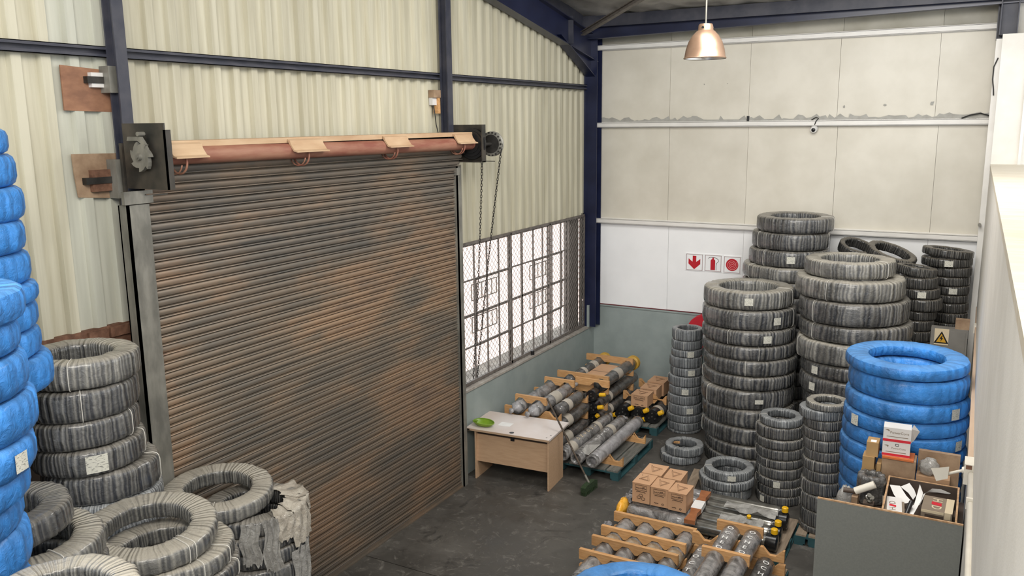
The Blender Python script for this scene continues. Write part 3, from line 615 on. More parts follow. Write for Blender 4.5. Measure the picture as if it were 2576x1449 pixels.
# ------------------------------------------------------------------ hose coils
def cprof(w_, h, kind):
    if kind == 'blue':
        q = [(1, -.42), (1, .42), (.90, .80), (.66, 1), (-.60, 1), (-.90, .75), (-1, .35), (-1, -.35), (-.90, -.75), (-.60, -1), (.66, -1), (.90, -.80)]
        return [(a*w_/2, b*h/2) for a, b in q]
    out = []
    for i in range(16):
        a = 2*PI*(i+.5)/16; c, s_ = math.cos(a), math.sin(a); e = .40
        out.append((math.copysign(abs(c)**e, c)*w_/2, math.copysign(abs(s_)**e, s_)*h/2))
    return out
def coil(c, z0, h, R, rin, mat, label, group, kind='black', tilt=(0, 0), nseg=72, rough=1., strings=0, stick=None, seed=0, stub=False):
    rr = random.Random(seed); pr_ = cprof(R-rin, h, kind); n = len(pr_); b = MB(); uv = []
    ph = [rr.uniform(0, 6.3) for _ in range(6)]; am = .012*R*rough
    q = Matrix.Rotation(tilt[0], 3, 'X')@Matrix.Rotation(tilt[1], 3, 'Y'); cc = Vector((c[0], c[1], z0+h/2)); surf = []
    for i in range(nseg+1):
        a = 2*PI*i/nseg
        wob = am*(math.sin(2*a+ph[0])*1.2+math.sin(3*a+ph[1])*.7+math.sin(7*a+ph[2])*.35)
        if i == nseg: pl_ = first
        else:
            pl_ = (rr.uniform(-1, 1)*(.0035 if kind == 'blue' else .006)*rough, rr.uniform(-1, 1)*.05*rough, math.sin(5*a+ph[4])*.035*h*rough)
            if i == 0: first = pl_
        ring = []
        for k, (dx, dz) in enumerate(pr_):
            r_ = (R+rin)/2+dx*(1+pl_[1]*.3)+wob*(1 if dx > 0 else .6)+pl_[0]*(1 if abs(dx) > (R-rin)*.3 else .4)
            z_ = dz*(1-abs(pl_[1])*.6)-(abs(pl_[2]) if dz > 0 else 0)*.6
            ring.append(q@Vector((r_*math.cos(a), r_*math.sin(a), z_))); uv.append((i/nseg, k/n))
        surf.append(ring); b.v += [p+cc for p in ring]
    b.f = [(i*n+k, i*n+(k+1) % n, (i+1)*n+(k+1) % n, (i+1)*n+k) for i in range(nseg) for k in range(n)]; b.f = [f[::-1] for f in b.f]; b.uv = uv
    t = thing('hose_coil', (c[0], c[1], z0), label, 'hose coil', group)
    b.build('wrapped_hose', mat, t, smooth='all' if kind != 'blue' else True)
    fa = math.atan2(-c[1], -c[0])                    # towards the viewer's side
    for s_ in range(strings):
        i = int(((fa+rr.uniform(-1.5, 1.5)) % (2*PI))/(2*PI)*nseg) % nseg; ax = Vector((0, 0, 0))
        for p in surf[i]: ax += p/n
        MB().tube([cc+p+(p-ax).normalized()*.004 for p in surf[i]], .0032 if R > .33 else .0022, 4, True).build('tie', 'string', t)
    if stick is not None:
        for da, sz, hh in (stick if isinstance(stick, list) else [stick]):
            a0 = fa+da; s2 = MB(); w2 = sz/R/2
            for j, (zz_, aa) in enumerate(((-1, -w2), (-1, 0), (-1, w2), (1, -w2), (1, 0), (1, w2))):
                s2.v.append(q@Vector(((R*1.012+.010)*math.cos(a0+aa), (R*1.012+.010)*math.sin(a0+aa), zz_*hh/2))+cc)
            s2.f = [(0, 1, 4, 3), (1, 2, 5, 4)]; s2.uv = [(0, 0), (.5, 0), (1, 0), (0, 1), (.5, 1), (1, 1)]; s2.build('sticker', 'sticker', t)
    return t
def ctr(uL, uR, v, D=None, Yc=None):
    a, b = az(uL, v), az(uR, v); m_ = (a+b)/2; h = (b-a)/2; D = D or Yc/math.cos(m_)
    return D*math.sin(m_), D*math.cos(m_), D*math.sin(h)
def stack(desc, group, ext, rows, mats, Yc=None, D=None, rin=.62, kind='black', base=0., seed=1, fill=None, stickers={}, tilts={}, strings=1, shrink=.985, last=None, tophid=0):
    """ext: per coil (uL,uR); rows: pixel rows of the front edge from the top downwards"""
    n = len(rows)-1; zs = None; cs = []
    vm = rows[0]
    for i in range(n):
        e = ext[min(i, len(ext)-1)]; cs.append(ctr(e[0], e[1], (rows[i]+rows[i+1])/2, D, Yc))
    x, y, R = cs[min(1, n-1)]; d = math.hypot(x, y); fx, fy = x-R*x/d, y-R*y/d
    zs = [zat(fx, fy, v) for v in rows]
    mean = (zs[0]-zs[-1])/n
    if zs[-1]-base > .5*mean or fill:
        th = fill or mean; k = max(1, round((zs[-1]-base)/th)); z_ = zs[-1]
        if z_-base > .02:
            for j in range(1, k+1): zs.append(z_+(base-z_)*j/k); lc = cs[-1]; cs.append((lc[0]+random.uniform(-.02, .02), lc[1]+random.uniform(-.02, .02), lc[2]*random.uniform(.97, 1.01)) if last is None else last)
        else: zs[-1] = base
    else:
        zs[-1] = base
    for i, (cx, cy, R) in enumerate(cs):
        mt = mats[min(i, len(mats)-1)]
        coil((cx, cy), zs[i+1], max(.03, zs[i]-zs[i+1])*(.985 if i else 1), R*shrink, R*rin, mt, '%s coil %s' % (ORD[i]+('' if i == 0 else ' from top'), desc), group,
             'blue' if mt == 'coil_blue' else 'black', tilts.get(i, (random.uniform(-.005, .005), random.uniform(-.005, .005))), 64 if R < .4 else 88, 1., strings if i < n else 0, stickers.get(i), seed*100+i)
    return cs, zs
G = lambda s_: s_
# -- right hand side
SA = stack('in the wide black stack hiding the hose reel', 'coils of the wide stack', [(1768, 1998), (1765, 2003), (1764, 2006), (1766, 2006), (1767, 2006), (1766, 2004), (1760, 2000), (1762, 2003), (1763, 2003), (1770, 2000)],
      (738, 785, 835, 873, 909, 949, 984, 1033, 1078, 1122), ['coil_dusty', 'coil', 'coil', 'coil'], Yc=11.83, seed=2, stickers={0: (.02, .11, .10), 1: (.62, .11, .10), 2: (.38, .11, .10), 6: (.25, .11, .06)})
SB = stack('in the tallest black stack by white wall', 'coils of the tallest stack', [(1900, 2102), (1891, 2090), (1884, 2087), (1866, 2085), (1887, 2088)], (550, 589, 633, 675, 712), ['coil', 'coil', 'coil', 'coil_dusty', 'coil'], Yc=13.08, seed=3, stickers={2: (.05, .11, .1)}, tilts={3: (.0, .02)})
SC = stack('in the fat black stack behind blue stack', 'coils of the fat stack', [(2021, 2253), (1996, 2281), (2004, 2293), (2008, 2296), (2000, 2294), (2010, 2290)], (668, 711, 765, 825, 870, 927, 965), ['coil_dusty', 'coil_dusty', 'coil', 'coil', 'coil_dusty', 'coil'], Yc=11.5, seed=4, stickers={5: (-.75, .1, .1), 6: (-.8, .1, .1)})
SD = stack('in the blue stack behind grey cabinet', 'coils of the blue stack at the right', [(2120, 2445), (2128, 2443), (2118, 2440), (2116, 2436), (2112, 2432), (2108, 2430), (2104, 2424), (2104, 2420), (2102, 2418)],
      (928, 961, 1019, 1066, 1105, 1145, 1182, 1222, 1262, 1300), ['coil_blue'], Yc=9.25, seed=5, rin=.60, strings=0, stickers={2: (.85, .1, .11), 3: (-.85, .1, .11), 4: (1.0, .1, .1)})
SE = stack('in the slim stack touching blue stack', 'coils of the slim stack by the blue one', [(2026, 2138), (2009, 2124), (2020, 2126), (2018, 2126), (2018, 2126), (2022, 2126), (2014, 2124), (2016, 2124), (2012, 2124), (2010, 2124)],
      (1020, 1037, 1062, 1086, 1112, 1140, 1164, 1190, 1216, 1250, 1290, 1330), ['coil_dusty', 'coil_clear', 'coil'], Yc=9.75, seed=6, base=.13)
SF = stack('in the slim stack behind yellow-capped pipes', 'coils of the slim stack behind the pipes', [(1908, 2022), (1902, 2022), (1898, 2024), (1901, 2024), (1900, 2022), (1900, 2022), (1899, 2022), (1901, 2022), (1899, 2020)],
      (1060, 1080, 1110, 1134, 1160, 1182, 1208, 1229, 1251, 1275), ['coil_clear', 'coil'], Yc=10.62, seed=8, stickers={6: (-.1, .08, .08), 8: (-.75, .07, .08)})
SG = stack('in the low stack beside brown cartons', 'coils of the low stack', [(1769, 1897), (1756, 1898), (1760, 1892)], (1195, 1217, 1240, 1264), ['coil_clear'], Yc=10.45, seed=9, rin=.66, stickers={0: (.12, .10, .07)})
SS = stack('in the thin pale stack by teal pallet', 'coils of the thin pale stack', [(1690, 1770), (1688, 1768), (1687, 1768), (1683, 1768), (1686, 1768), (1680, 1768), (1681, 1766), (1679, 1766), (1678, 1766), (1677, 1766), (1677, 1766), (1677, 1764)],
      (832, 860, 883, 901, 928, 949, 975, 997, 1020, 1046, 1065, 1085, 1098), ['coil_clear'], Yc=12.5, seed=10, stickers={2: (.25, .1, .09), 4: (.3, .1, .09), 6: (.0, .1, .09), 8: (.3, .1, .09)})
ST = stack('of two lying flat beside teal pallet', 'two coils lying flat on the floor', [(1672, 1771), (1659, 1762)], (1130, 1152, 1175), ['coil_clear'], Yc=11.3, seed=11, rin=.60)
SJ = stack('in the dark stack in the far corner', 'coils of the dark corner stack', [(2318, 2452), (2316, 2446), (2330, 2446), (2332, 2442), (2334, 2440), (2334, 2438), (2334, 2436)], (632, 652, 675, 699, 722, 745, 765, 790, 815), ['coil_dark'], Yc=13.15, seed=12, tilts={0: (-.05, .09)}, stickers={1: (.1, .1, .08), 4: (.2, .1, .08)}, strings=0)
SI = stack('in the dark stack leaning beside corner stack', 'coils of the dark leaning stack', [(2252, 2358), (2258, 2362), (2262, 2366), (2264, 2370), (2262, 2356)], (676, 700, 729, 754, 785, 808), ['coil_dark'], Yc=12.35, seed=13, tilts={0: (-.05, .12)}, stickers={2: (.1, .1, .08)}, strings=0)
p = on_y(2134, 620, 13.35); coil((p.x+.12, 13.30), p.z-.1, .15, .26, .18, 'coil_dark', 'dark tilted coil propped behind the fat black stack', 'propped coils', tilt=(.25, .30), seed=77)
p = on_y(2258, 640, 13.1); coil((p.x-.06, 12.80), p.z-.03, .13, .34, .24, 'coil_dark', 'dark coil tilted down beside the far corner stack', 'propped coils', tilt=(.15, .33), seed=78)
for (px, py, nn_, lab) in ((on_y(2134, 620, 13.35).x+.14, 13.40, on_y(2134, 620, 13.35).z-.20, 'below the propped tilted coil'), (on_y(2258, 640, 13.1).x-.16, 12.98, on_y(2258, 640, 13.1).z-.19, 'under the coil tilted down')):
    kk = int(nn_/.42)
    for i in range(kk): coil((px, py), nn_-(i+1)*nn_/kk, nn_/kk, .22, .13, 'coil_dark', ('%s coil of the hidden stack ' % ORD[i])+lab, 'hidden back stacks', seed=800+i)
# -- foreground blue stack
ra = az(1612, 1449); RD = 6.75; rz_ = zat((RD+.64)*math.sin(ra), (RD+.64)*math.cos(ra), 1409); rk = round(rz_/.19)
for i in range(rk): coil((RD*math.sin(ra), RD*math.cos(ra)), rz_*(rk-1-i)/rk, rz_/rk, .66-.004*i, .44, 'coil_blue', '%s coil of the blue stack in front of cylinder pallet' % (ORD[i]+('' if i == 0 else ' from top')), 'coils of the foreground blue stack', 'blue', nseg=110, seed=1500+i)

# -- left hand side
def lstack(desc, group, uRs, rows, R, D, mats, seed, rin=.6, fill=.16, last=None, stickers={}, strings=0, base=0., tilts={}):
    cs = []; zs = []
    for i, u in enumerate(uRs):
        v = (rows[i]+rows[i+1])/2; a = az(u, v)-math.asin(R/D); cs.append((D*math.sin(a), D*math.cos(a), R))
    d0 = math.sqrt(D*D-R*R)
    for i, v in enumerate(rows): a = az(uRs[min(i, len(uRs)-1)], v); zs.append(zat(d0*math.sin(a), d0*math.cos(a), v))
    k = max(1, round((zs[-1]-base)/fill)); z_ = zs[-1]; lc = last or cs[-1]
    for j in range(1, k+1): zs.append(z_+(base-z_)*j/k); cs.append((lc[0]+random.uniform(-.02, .02), lc[1]+random.uniform(-.02, .02), lc[2]))
    for i, (x, y, r) in enumerate(cs):
        mt = mats[min(i, len(mats)-1)]
        coil((x, y), zs[i+1], zs[i]-zs[i+1], r, r*rin, mt, '%s coil %s' % (ORD[i]+('' if i == 0 else ' from top'), desc), group, 'blue' if mt == 'coil_blue' else 'black',
             tilts.get(i, (random.uniform(-.008, .008), random.uniform(-.008, .008))), 88, 1., strings if i < len(uRs) else 0, stickers.get(i), seed*100+i)
    return cs, zs
L1 = lstack('in the tall blue stack against ribbed cladding', 'coils of the tall blue stack', [24, 44, 62, 64, 78, 99, 99, 102, 132], (322, 386, 466, 549, 624, 700, 748, 812, 874, 958), .50, 5.55, ['coil_blue']*9+['coil_dark'], 20, fill=.34,
            last=None if False else (ctr(0, 10, 900, D=5.6)[0]-.40, ctr(0, 10, 900, D=5.6)[1]-.30, .38))
L2 = lstack('in the blue stack before the tall blue stack', 'coils of the front blue stack', [62, 47, 74, 92, 94, 75, 61, 76], (712, 792, 868, 962, 1064, 1148, 1222, 1292, 1400), .40, 3.9, ['coil_blue'], 21, fill=.30, stickers={4: (.86, .07, .075)})
Mx = lstack('in the tall black stack next to shutter guide', 'coils of the left black stack', [352, 350, 347, 370, 402, 414], (862, 930, 1005, 1068, 1125, 1195, 1252), .375, 6.30, ['coil_dusty', 'coil', 'coil', 'coil', 'coil', 'coil_clear'], 22, fill=.17, stickers={3: (.10, .13, .12)}, strings=1, rin=.55)
def one(desc, uL, uR, v, D, vtop, R=None):
    x, y, r = ctr(uL, uR, v, D=D); return x, y, r, zat(x-r*x/D, y-r*y/D, vtop)
x, y, r, z = one('', 178, 552, 1315, 5.4, 1400)
def pile(desc, group, x, y, r, z, h, mats, seed, tilt=(0, 0), rin=.6, shifts=(), base=0, strings=2):
    hs = []; zz_ = z
    for i in range(4):
        if zz_-h > base: hs.append(h); zz_ -= h
    if zz_-base > .05: k = max(1, round((zz_-base)/.27)); hs += [(zz_-base)/k]*k
    zz_ = z
    for i, h in enumerate(hs):
        dx, dy, sr = shifts[i] if i < len(shifts) else (shifts[-1] if shifts else (0, 0, 1.))
        zz_ -= h
        coil((x+dx, y+dy), zz_+(r*math.hypot(*tilt)*.8 if i == 0 else 0), h*(.985 if i else 1), r*sr, r*rin*sr, mats[min(i, len(mats)-1)], '%s coil %s' % (ORD[i]+('' if i == 0 else ' from top'), desc), group, tilt=tilt if i == 0 else (random.uniform(-.008, .008), random.uniform(-.008, .008)), nseg=110, strings=strings if i < 3 else 0, seed=seed*100+i)
pile('in the dusty stack before the shutter', 'coils of the dusty front stack', x, y, r, z, .125, ['coil_dusty', 'coil_dusty', 'coil'], 23, shifts=[(0, 0, 1), (.06, .05, 1.0), (.08, .07, .99)], rin=.60, strings=3, tilt=(.05, .065))
x, y, r, z = one('', 405, 687, 1225, 6.9, 1283)
pile('in the film-draped stack touching the shutter', 'coils of the film-draped stack', x, y, r, z, .14, ['coil_dusty', 'coil', 'coil'], 24, tilt=(.055, .07), shifts=[(0, 0, 1), (.19, .17, .97), (.20, .18, .98), (.20, .19, .97)], rin=.60, strings=2)
OX = (x+.19, y+.17, r); OZ = z-.14
a = az(190, 1310)-math.asin(.38/4.7); px, py = 4.7*math.sin(a), 4.7*math.cos(a); pz = zat(px, py, 1300)+.02
pile('in the dark stack between blue and dusty stacks', 'coils of the dark middle stack', px, py, .375, pz, .14, ['coil', 'coil_dusty', 'coil'], 25, tilt=(.02, -.05), shifts=[(0, 0, 1), (.11, .09, 1.0)], strings=2)
a = az(150, 1520); qx, qy = 3.0*math.sin(a), 3.0*math.cos(a); d_ = 3.0+.25; qz = zat(d_*math.sin(a), d_*math.cos(a), 1404)
pile('in the low stack below the blue stacks', 'coils of the near left stack', qx, qy, .26, qz, .11, ['coil_dusty', 'coil'], 26, strings=3)

# ------------------------------------------------------------------ wall things
lp = on_y(1773, 148, 9.0); rl = .217
t = thing('pendant_lamp', lp, 'dusty copper-toned bell pendant lamp hanging from the roof', 'lamp')
pf = [(0, rl), (.008, rl*1.02), (.02, rl*.97), (.09, rl*.92), (.17, rl*.80), (.235, rl*.62), (.275, rl*.44), (.285, rl*.37), (.335, rl*.34), (.35, rl*.30), (.352, .02)]
MB().lathe(lp, (0, 0, 1), pf, 40, closed=False).build('bell_shade', 'lampshade', t, smooth=True)
MB().lathe(lp+Vector((0, 0, .004)), (0, 0, 1), [(0, rl*.985), (.09, rl*.90), (.17, rl*.78), (.235, rl*.6), (.27, rl*.4), (.272, .01)], 40, closed=False).build('reflector', 'lampin', t, smooth=True)
MB().lathe(lp+Vector((0, 0, -.005)), (0, 0, 1), [(0, .012), (.012, .035), (.04, .05), (.08, .045), (.13, .025), (.20, .025)], 18).build('bulb', 'bulb', t, smooth=True)
MB().cyl(lp+Vector((0, 0, .34)), (lp.x, lp.y, ZR(9)-.0), .009, 10).build('hanging_rod', 'galv', t)
for a in (0.4, 2.5, 4.6): MB().cyl(lp+Vector((math.cos(a)*rl*.345, math.sin(a)*rl*.345, .31)), lp+Vector((math.cos(a)*rl*.36, math.sin(a)*rl*.36, .31)), .014, 10).build('vent_hole', 'black', t)
cp = on_y(2046, 326, YB-.12)
t = thing('security_camera', cp, 'small white dome camera with black lens under white girt', 'camera')
MB().lathe(cp+Vector((0, .10, .02)), (0, -1, -.25), [(0, .05), (.02, .058), (.08, .05), (.10, .044)], 20).build('body', 'white', t, smooth=True)
MB().lathe(cp+Vector((0, .01, -.003)), (0, -1, -.25), [(0, .032), (.02, .028), (.028, .012)], 16).build('lens', 'black', t, smooth=True)
MB().box(cp+Vector((-.03, .08, 0)), cp+Vector((.03, .13, .06))).build('mount', 'white', t)
zg_ = zB+.04
MB().tube([cp+Vector((0, .05, .05)), cp+Vector((.03, .0, .12)), (cp.x+.06, YB-.09, zg_+.03), (cp.x+.02, YB-.04, zg_+.05), (cp.x-.05, YB-.03, zg_+.01)], .007).build('cable', 'cable', t, smooth='all')
c0 = on_y(2490, 300, YB-.05); MB().tube([(c0.x-.35, YB-.04, zB+.05), (c0.x-.25, YB-.05, zB+.09), (c0.x-.12, YB-.05, zB+.115), (c0.x, YB-.06, zB+.08), (c0.x+.02, YB-.09, zB+.02)], .009).build('loose_cable', 'cable', None, True, 'short black cable arching over the end of the middle girt', 'cable')
q_ = [on_y(u, v, 13.3) for u, v in ((2511, 145), (2500, 168), (2497, 200), (2499, 225), (2499, 240))]; MB().tube([(p.x, 13.33, p.z) for p in q_], .008).build('hanging_cable', 'cable', None, True, 'black cable bowing out from the white corner angle', 'cable')

# fire signs
def sign(u0, v0, lab, name):
    p = on_y(u0, v0, YB-.014); s_ = on_y(u0+41, v0+3, YB-.014).x-p.x; hgt = p.z-on_y(u0-2, v0+40, YB-.014).z; c = Vector((p.x+s_/2, YB-.014, p.z-hgt/2))
    t = thing(name, (c.x, c.y, c.z-hgt/2), lab, 'sign', 'fire signs on the white wall')
    MB().box((c.x-s_*.54, YB-.012, c.z-hgt*.54), (c.x+s_*.54, YB+.004, c.z+hgt*.54)).build('backing', 'panel_low', t)
    b = MB(); w_ = .008
    for x0, x1, z0, z1 in ((-.5, .5, .5-.03, .5), (-.5, .5, -.5, -.5+.03), (-.5, -.47, -.5, .5), (.47, .5, -.5, .5)): b.box((c.x+x0*s_, YB-.0145, c.z+z0*hgt), (c.x+x1*s_, YB-.012, c.z+z1*hgt))
    b.build('border', 'signgrey', t); return t, c, s_, hgt
EX, EZ = Vector((1, 0, 0)), Vector((0, 0, 1)); NY = Vector((0, -1, 0))
t, c, s_, h = sign(1727, 638, 'square sign with a red downward arrow on white wall', 'arrow_sign')
MB().prism([(-.11*s_, .40*h), (-.11*s_, .02*h), (-.36*s_, .22*h), (-.36*s_, -.10*h), (0, -.44*h), (.36*s_, -.10*h), (.36*s_, .22*h), (.11*s_, .02*h), (.11*s_, .40*h)], c, EX, EZ, NY, .002).build('arrow', 'signred', t)
t, c, s_, h = sign(1774, 641, 'square sign with a red fire extinguisher on white wall', 'extinguisher_sign')
MB().prism([(-.15*s_, -.42*h), (.13*s_, -.42*h), (.13*s_, .18*h), (.08*s_, .24*h), (.04*s_, .26*h), (.05*s_, .36*h), (-.04*s_, .36*h), (-.05*s_, .26*h), (-.10*s_, .24*h), (-.15*s_, .18*h)], c, EX, EZ, NY, .002).build('extinguisher', 'signred', t)
MB().tube([c+EX*x*s_+EZ*z*h+NY*.002 for x, z in ((-.30, .30), (-.18, .37), (0, .37), (.2, .34), (.32, .24), (.33, .14), (.22, .02), (.19, -.15), (.20, -.42))], .0035, 5).build('hose_line', 'ink', t)
t, c, s_, h = sign(1822, 645, 'square sign with a red hose spiral half hidden by coils', 'hose_sign')
MB().prism([(.38*s_*math.cos(a), .38*h*math.sin(a)) for a in [2*PI*i/32 for i in range(32)]], c, EX, EZ, NY, .002).build('disc', 'signred', t)
MB().tube([c+EX*(.035+.30*i/60)*s_*math.cos(i*.33)+EZ*(.035+.30*i/60)*h*math.sin(i*.33)+NY*.0025 for i in range(60)], .004, 5).build('spiral', 'pinkline', t)
# hose reel
rc_ = on_y(1772, 832, YB-.14); 
t = thing('fire_hose_reel', (rc_.x, rc_.y, rc_.z-.27), 'red fire hose reel on grey dado behind the wide stack', 'hose reel')
MB().lathe(rc_+Vector((0, -.08, 0)), (0, 1, 0), [(0, .27), (.012, .275), (.014, .20), (.02, .12), (.14, .12), (.146, .20), (.148, .275), (.16, .27)], 40).build('drum', 'red', t, smooth=True)
MB().lathe(rc_+Vector((0, -.06, 0)), (0, 1, 0), [(0, .2), (.02, .235), (.10, .235), (.12, .2)], 40).build('hose', 'black', t, smooth=True)
MB().box(rc_+Vector((-.04, .05, -.1)), (rc_.x+.04, YB-.022, rc_.z+.1)).build('bracket', 'red', t)

# ------------------------------------------------------------------ desk, scoop, broom
dk = thing('desk', (-5.25, 9.65, 0), 'small beech laminate desk with painted-in glare on its top beside the dado', 'desk')
zt = .72; A4 = Matrix.Translation((-5.22, 9.38, 0))@Matrix.Rotation(math.radians(4.0), 4, 'Z')
MB().box((-.66, -.02, zt-.026), (.565, .72, zt), A4).build('top', 'desktop', dk)
MB().box((-.661, -.022, zt-.030), (.566, .0, zt-.003), A4).build('front_edge', 'deskedge', dk)
MB().box((-.535, 0, 0), (-.517, .50, zt-.026), A4).build('side_panel', 'desk', dk); MB().box((.535, 0, 0), (.553, .52, zt-.026), A4).build('side_panel', 'desk', dk)
MB().box((-.517, .04, .245), (.535, .056, zt-.085), A4).build('modesty_panel', 'desk', dk)
MB().box((-.517, .058, zt-.10), (.535, .075, zt-.026), A4).build('rear_rail', 'crate_in', dk)
MB().lathe(A4@Vector((0, .05, zt-.001)), (0, 0, 1), [(0, .033), (.002, .033)], 20).build('cable_grommet', 'black', dk)
MB().box((-.01, .03, zt-.11), (.045, .055, zt-.03), A4).build('lock_tab', 'black', dk)
MB().box((-.64, -.024, zt-.025), (-.60, -.0225, zt-.008), A4).build('chipped_edge', 'black', dk)
MB().box((-.30, .24, zt), (-.12, .38, zt+.0008), A4).build('paper_patch', 'paper', dk)
for x, y in ((.50, .06), (.52, .16)): MB().lathe(A4@Vector((x, y, zt)), (0, 0, 1), [(0, .012), (.001, .012)], 10).build('mark', 'galv', dk)
gb = A4@Vector((-.47, .13, zt)); b = MB(); nu, nv = 18, 7; vs = []
for j in range(nv+1):
    f = j/nv
    for i in range(nu):
        a = 2*PI*i/nu; rx = (.05+.10*f**.6)*(1.15 if math.cos(a) > 0 else 1); ry = .03+.055*f**.7
        vs.append(gb+Vector((rx*math.cos(a), ry*math.sin(a), .004+.055*f**1.6+(.02*f*abs(math.sin(a)) if math.sin(a) > 0 else 0))))
b.add(vs, [(j*nu+i, j*nu+(i+1) % nu, (j+1)*nu+(i+1) % nu, (j+1)*nu+i) for j in range(nv) for i in range(nu)]+[tuple(range(nu))[::-1]])
gt = thing('plastic_scoop', gb, 'leaf-green plastic scoop lying on the corner of the desk', 'scoop'); b.build('bowl', 'green', gt, smooth='all')
MB().tube([vs[nv*nu+i] for i in range(nu)], .006, 6, True).build('rim', 'green', gt, smooth='all'); MB().box(gb+Vector((-.155, -.02, .05)), gb+Vector((-.09, .02, .062))).build('handle', 'green', gt)
bh = on_z(1482, 1228, .05); bt_ = on_y(1376, 1002, 9.76)
t = thing('broom', (bh.x, bh.y, 0), 'push broom with dark green head leaning on stacked cradle boards', 'broom')
dr = (bt_-bh); dr.z = 0; dr.normalize(); sx_ = (on_z(1503, 1217, .06)-on_z(1461, 1249, .06)); sx_.z = 0; sx_.normalize()
b = MB(); q = [bh-sx_*.17+Vector((0, 0, .03)), bh+sx_*.17+Vector((0, 0, .03))]; nn = Vector((-sx_.y, sx_.x, 0))
b.prism([(-.17, 0), (.17, 0), (.17, .06), (.10, .085), (-.10, .085), (-.17, .06)], bh+nn*.035+Vector((0, 0, .0)), sx_, (0, 0, 1), -nn, .07); b.build('head', 'greenbristle', t)
b = MB()
for i in range(34):
    for j in range(5): c = bh+sx_*(-.165+.33*i/33)+nn*(-.035+.0175*j); b.tube([c+Vector((0, 0, .03)), c+Vector((random.uniform(-.006, .006), random.uniform(-.01, .01), -.048))], .003, 3)
b.build('bristles', 'greenbristle', t, kind='stuff')
soc = bh+Vector((0, 0, .07)); MB().cyl(soc, soc+(bt_-soc).normalized()*.12, .016, 10).build('socket', 'galv', t)
MB().cyl(soc+(bt_-soc).normalized()*.08, bt_, .0125, 10).build('handle', 'stick', t)

# ------------------------------------------------------------------ pallets, cradles, hydraulic cylinders
def pallet(x0, x1, y0, y1, zt, lab, n=5, mat='plank', along='y'):
    t = thing('pallet', ((x0+x1)/2, (y0+y1)/2, 0), lab, 'pallet')
    w_ = (x1-x0)/n
    for i in range(n):
        MB().box((x0+w_*i+.012, y0+random.uniform(0, .012), zt-.022), (x0+w_*(i+1)-.012, y1-random.uniform(0, .012), zt)).build('deck_plank', mat, t)
    for y in (y0, (y0+y1)/2-.05, y1-.10):
        MB().box((x0, y, zt-.045), (x1, y+.10, zt-.022)).build('bearer', 'teal', t)
        for x in (x0, (x0+x1)/2-.06, x1-.12): MB().box((x, y, .02), (x+.12, y+.10, zt-.045)).build('block', 'teal', t)
    for x in (x0, (x0+x1)/2-.05, x1-.10): MB().box((x, y0, 0), (x+.10, y1, .02)).build('base_plank', 'teal', t)
    return t
def cradle(x0, x1, y, z0, z1, cs, up, lab, r=.10, th=.045, both=False, grp='notched timber cradle boards', axis='x', mat='pine'):
    """timber board with V notches at cs (upper or lower edge)"""
    h = z1-z0; d = min(.62*h, .075); hw = r*1.02
    fl_ = .32
    top = []; bot = []
    for c in sorted(cs):
        n_ = [(c-hw, 0), (c-hw*fl_, -d), (c+hw*fl_, -d), (c+hw, 0)]
        if up or both: top += [(max(x0, min(x1, x)), z1+z) for x, z in n_]
        if (not up) or both: bot += [(max(x0, min(x1, x)), z0-z) for x, z in n_]
    poly = [(x0, z0)]+bot+[(x1, z0), (x1, z1)]+top[::-1]+[(x0, z1)]
    return MB().prism(poly, (0, y+th/2, 0), (1, 0, 0), (0, 0, 1), (0, -1, 0), th).build('cradle_board', mat, None, False, lab, 'board', grp)
